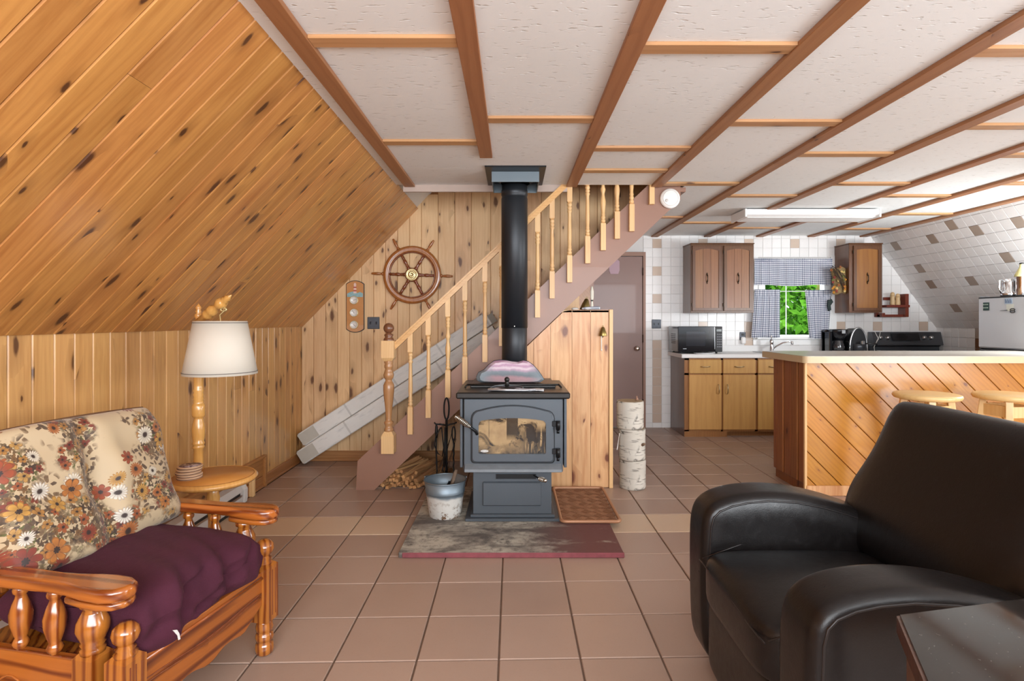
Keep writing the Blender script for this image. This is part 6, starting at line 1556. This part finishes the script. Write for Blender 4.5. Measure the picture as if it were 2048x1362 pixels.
def arm(ya,yb,near):
    n=armprof(); N=len(n); m=MB(); r_=.028
    c=(1.03,.34)
    layers=[]
    for yy,ins in ((ya,.030),(ya+.006,.014),(ya+.022,.002),(ya+.035,0),(yb-.035,0),(yb-.022,.002),(yb-.006,.014),(yb,.030)):
        L_=[]
        for i in range(N):
            a=Vector(n[i-1]);b=Vector(n[i]);cc=Vector(n[(i+1)%N]); tn=(cc-a).normalized(); nn=Vector((-tn.y,tn.x)); 
            if (Vector(c)-b).dot(nn)<0: nn=-nn
            q=b+nn*ins; L_.append((q.x,yy+0.0,q.y))
        layers.append(L_)
    vs=[v for L_ in layers for v in L_]; fs=[]
    for l in range(len(layers)-1):
        for i in range(N): j=(i+1)%N; fs.append((l*N+i,l*N+j,(l+1)*N+j,(l+1)*N+i))
    # padded side panels: fan to a centre pushed out
    m.add(vs,fs,True)
    o_=len(m.v); 
    for l,sgn in ((0,-1),(len(layers)-1,1)):
        L_=layers[l]; base=l*N
        ring2=[]
        for k_,(f_,pu) in enumerate(((.86,.010),(.5,.016))):
            ring2.append([len(m.v)+i for i in range(N)])
            m.add([(c[0]+(x-c[0])*f_, y+sgn*pu, c[1]+(z-c[1])*f_) for x,y,z in L_],[])
        m.add([(c[0],L_[0][1]+sgn*.017,c[1])],[]); ci=len(m.v)-1
        prev=[base+i for i in range(N)]
        for rg_ in ring2:
            for i in range(N): j=(i+1)%N; m.f.append((prev[i],prev[j],rg_[j],rg_[i])); m.sm.append(True)
            prev=rg_
        for i in range(N): j=(i+1)%N; m.f.append((prev[i],prev[j],ci)); m.sm.append(True)
    o=wobj('armrest',m,lea,rc_,); subsurf(o,2)
    top_=[k for k in range(N)]
    for yy in (ya+.003,yb-.003):
        path=[layers[0][i] for i in [1,0]+list(range(N-1,6,-1))]
        c_=[]
        for x,y,z in path: c_.append((x,yy,z))
        m2=MB().tube(c_,.0042,6)
        for k,v in enumerate(m2.v): m2.v[k]=v-Vector(rc_.location)
        obj('piping',m2,pip,o)
    return o
arm(1.935,2.105,False); arm(1.235,1.405,True)
def sbox(name,x0,x1,y0,y1,z0,z1,p=5,bul=.0,Mx=None,nu=28,nv=16,top=.0,mat=None):
    """soft cushion: superellipsoid box"""
    cx_,cy_,cz=(x0+x1)/2,(y0+y1)/2,(z0+z1)/2; hx,hy,hz=(x1-x0)/2,(y1-y0)/2,(z1-z0)/2
    def sg(c,e): return math.copysign(abs(c)**e,c)
    e=2/p
    def fn(u,v):
        a=2*math.pi*u; b=-math.pi/2+math.pi*v
        x=sg(math.cos(b),e)*sg(math.cos(a),e); y=sg(math.cos(b),e)*sg(math.sin(a),e); z=sg(math.sin(b),e)
        q=Vector((cx_+hx*x,cy_+hy*y,cz+hz*z+ (bul*(1-x*x)*(1-y*y) if z>0 else 0)))
        return Mx@q if Mx is not None else q
    m=MB().grid(nu*2,nv*2,fn,uvs=False)
    return wobj(name,m,mat or lea,rc_)
sc1=sbox('seat_cushion',.645,1.27,1.405,1.94,.285,.468,6,.022)
o=sbox('footrest_panel',.672,.80,1.41,1.93,.055,.305,8)
wobj('seam',MB().tube([(.649,1.42+.5*k/12,.425-.004*math.sin(k)) for k in range(13)],.0025,5).tube([(.66,1.425,.43),(.80,1.42,.478),(1.1,1.42,.48)],.0025,5).tube([(.66,1.92,.43),(.80,1.925,.478),(1.1,1.925,.48)],.0025,5),pip,rc_)
obj_base=wobj('base_frame',MB().cbox(.76,1.40,1.30,2.05,0.0,.10,.01),blk2,rc_)
# backrest: leaning slab with soft edges
def backf(u,v):
    a=2*math.pi*u; s_=abs
    def sg(c,e): return math.copysign(abs(c)**e,c)
    return None
bl=R(-26)
Mb=Matrix.Translation((1.215,1.70,.44))@Matrix.Rotation(R(21),4,'Y')
def bk_(u,v):
    def sg(c,e): return math.copysign(abs(c)**e,c)
    a=2*math.pi*u; b=-math.pi/2+math.pi*v
    z=sg(math.sin(a),.20); y=sg(math.cos(a),.24); e=math.cos(b)
    rr_=sg(e,.30); x=sg(math.sin(b),.8)
    # x: front(-) back(+); z: height 0..0.57 ; y half width
    zz_=.285+.285*z*rr_; hw_=.350-.010*max(0,z)+.045*math.exp(-((zz_-.20)/.14)**2)
    f=.075*(-x if x<0 else 0)*(-1)
    xx=(-.075 if x<0 else .12)*abs(x)
    xx+= -.020*math.exp(-((zz_-.15)/.10)**2)*(1 if x<0 else 0)*rr_*0+ (-.018*math.sin(zz_*9+.4)*(1-abs(y)**4) if x<0 else 0)*abs(x)
    return Mb@Vector((xx+.04,hw_*y*rr_,zz_))
def bsheet(side):
    def f(u,v):
        y=2*u-1; z=2*v-1
        e=max(0,(1-abs(y)**9)*(1-abs(z)**9))**.42
        zz_=.285+.290*z*(1-.035*abs(y)**7)
        hw_=.352+.045*math.exp(-((zz_-.20)/.14)**2)
        x=(-.078*e-.014*math.exp(-((zz_-.16)/.12)**2)*e) if side<0 else .13*e
        return Mb@Vector((x+.04,hw_*y*(1-.045*abs(z)**7),zz_))
    return f
wobj('backrest',MB().grid(48,48,bsheet(-1),uvs=False).grid(32,32,bsheet(1),uvs=False),lea,rc_)
pts=[Mb@Vector((.0,s_*.352*1.0,z)) for s_,z in ()]
# ================================================================ dark inlaid side table, right foreground corner
tz=.70
A=Vector((.727,1.047));B=Vector((1.52,1.212));C_=Vector((.52,.61));D=Vector((1.36,.52))
tb=thing('side_table','dark slate-topped side table with wooden rim in the lower right corner','table',(1.0,.85,0))
outl=[C_,D,B,A]
cen=(A+B+C_+D)/4
wobj('wood_rim',MB().prism([tuple(p) for p in outl],tz-.035,tz-.004,'z'),wood('dark_rim_wood','#5a3a2a','#3a2418','#20120c',prob=.1,rough=.3,coat=.3),tb)
def slate():
    t=NT('polished_slate'); tc=t.n('TexCoord').outputs['Object']; n1=t.noise(tc,9,5,.6); n2=t.noise(tc,120,3)
    c=t.mix(n1,lin('#1c1917'),lin('#282320')); c=t.mix(t.math('MULTIPLY',t.mapr(n2,.66,.72),.4),c,lin('#77716a'))
    return t.out(c,t.math('MULTIPLY_ADD',n1,.08,.04))
sl_=slate()
inn=[cen+(p-cen)*.985 for p in outl]
wobj('slate_top',MB().prism([tuple(p) for p in inn],tz-.004,tz,'z'),sl_,tb)
for p in outl:
    q=cen+(p-cen)*.88; wobj('leg',MB().cbox(q.x-.022,q.x+.022,q.y-.022,q.y+.022,0,tz-.035,.004),bpy.data.materials['dark_rim_wood'],tb)
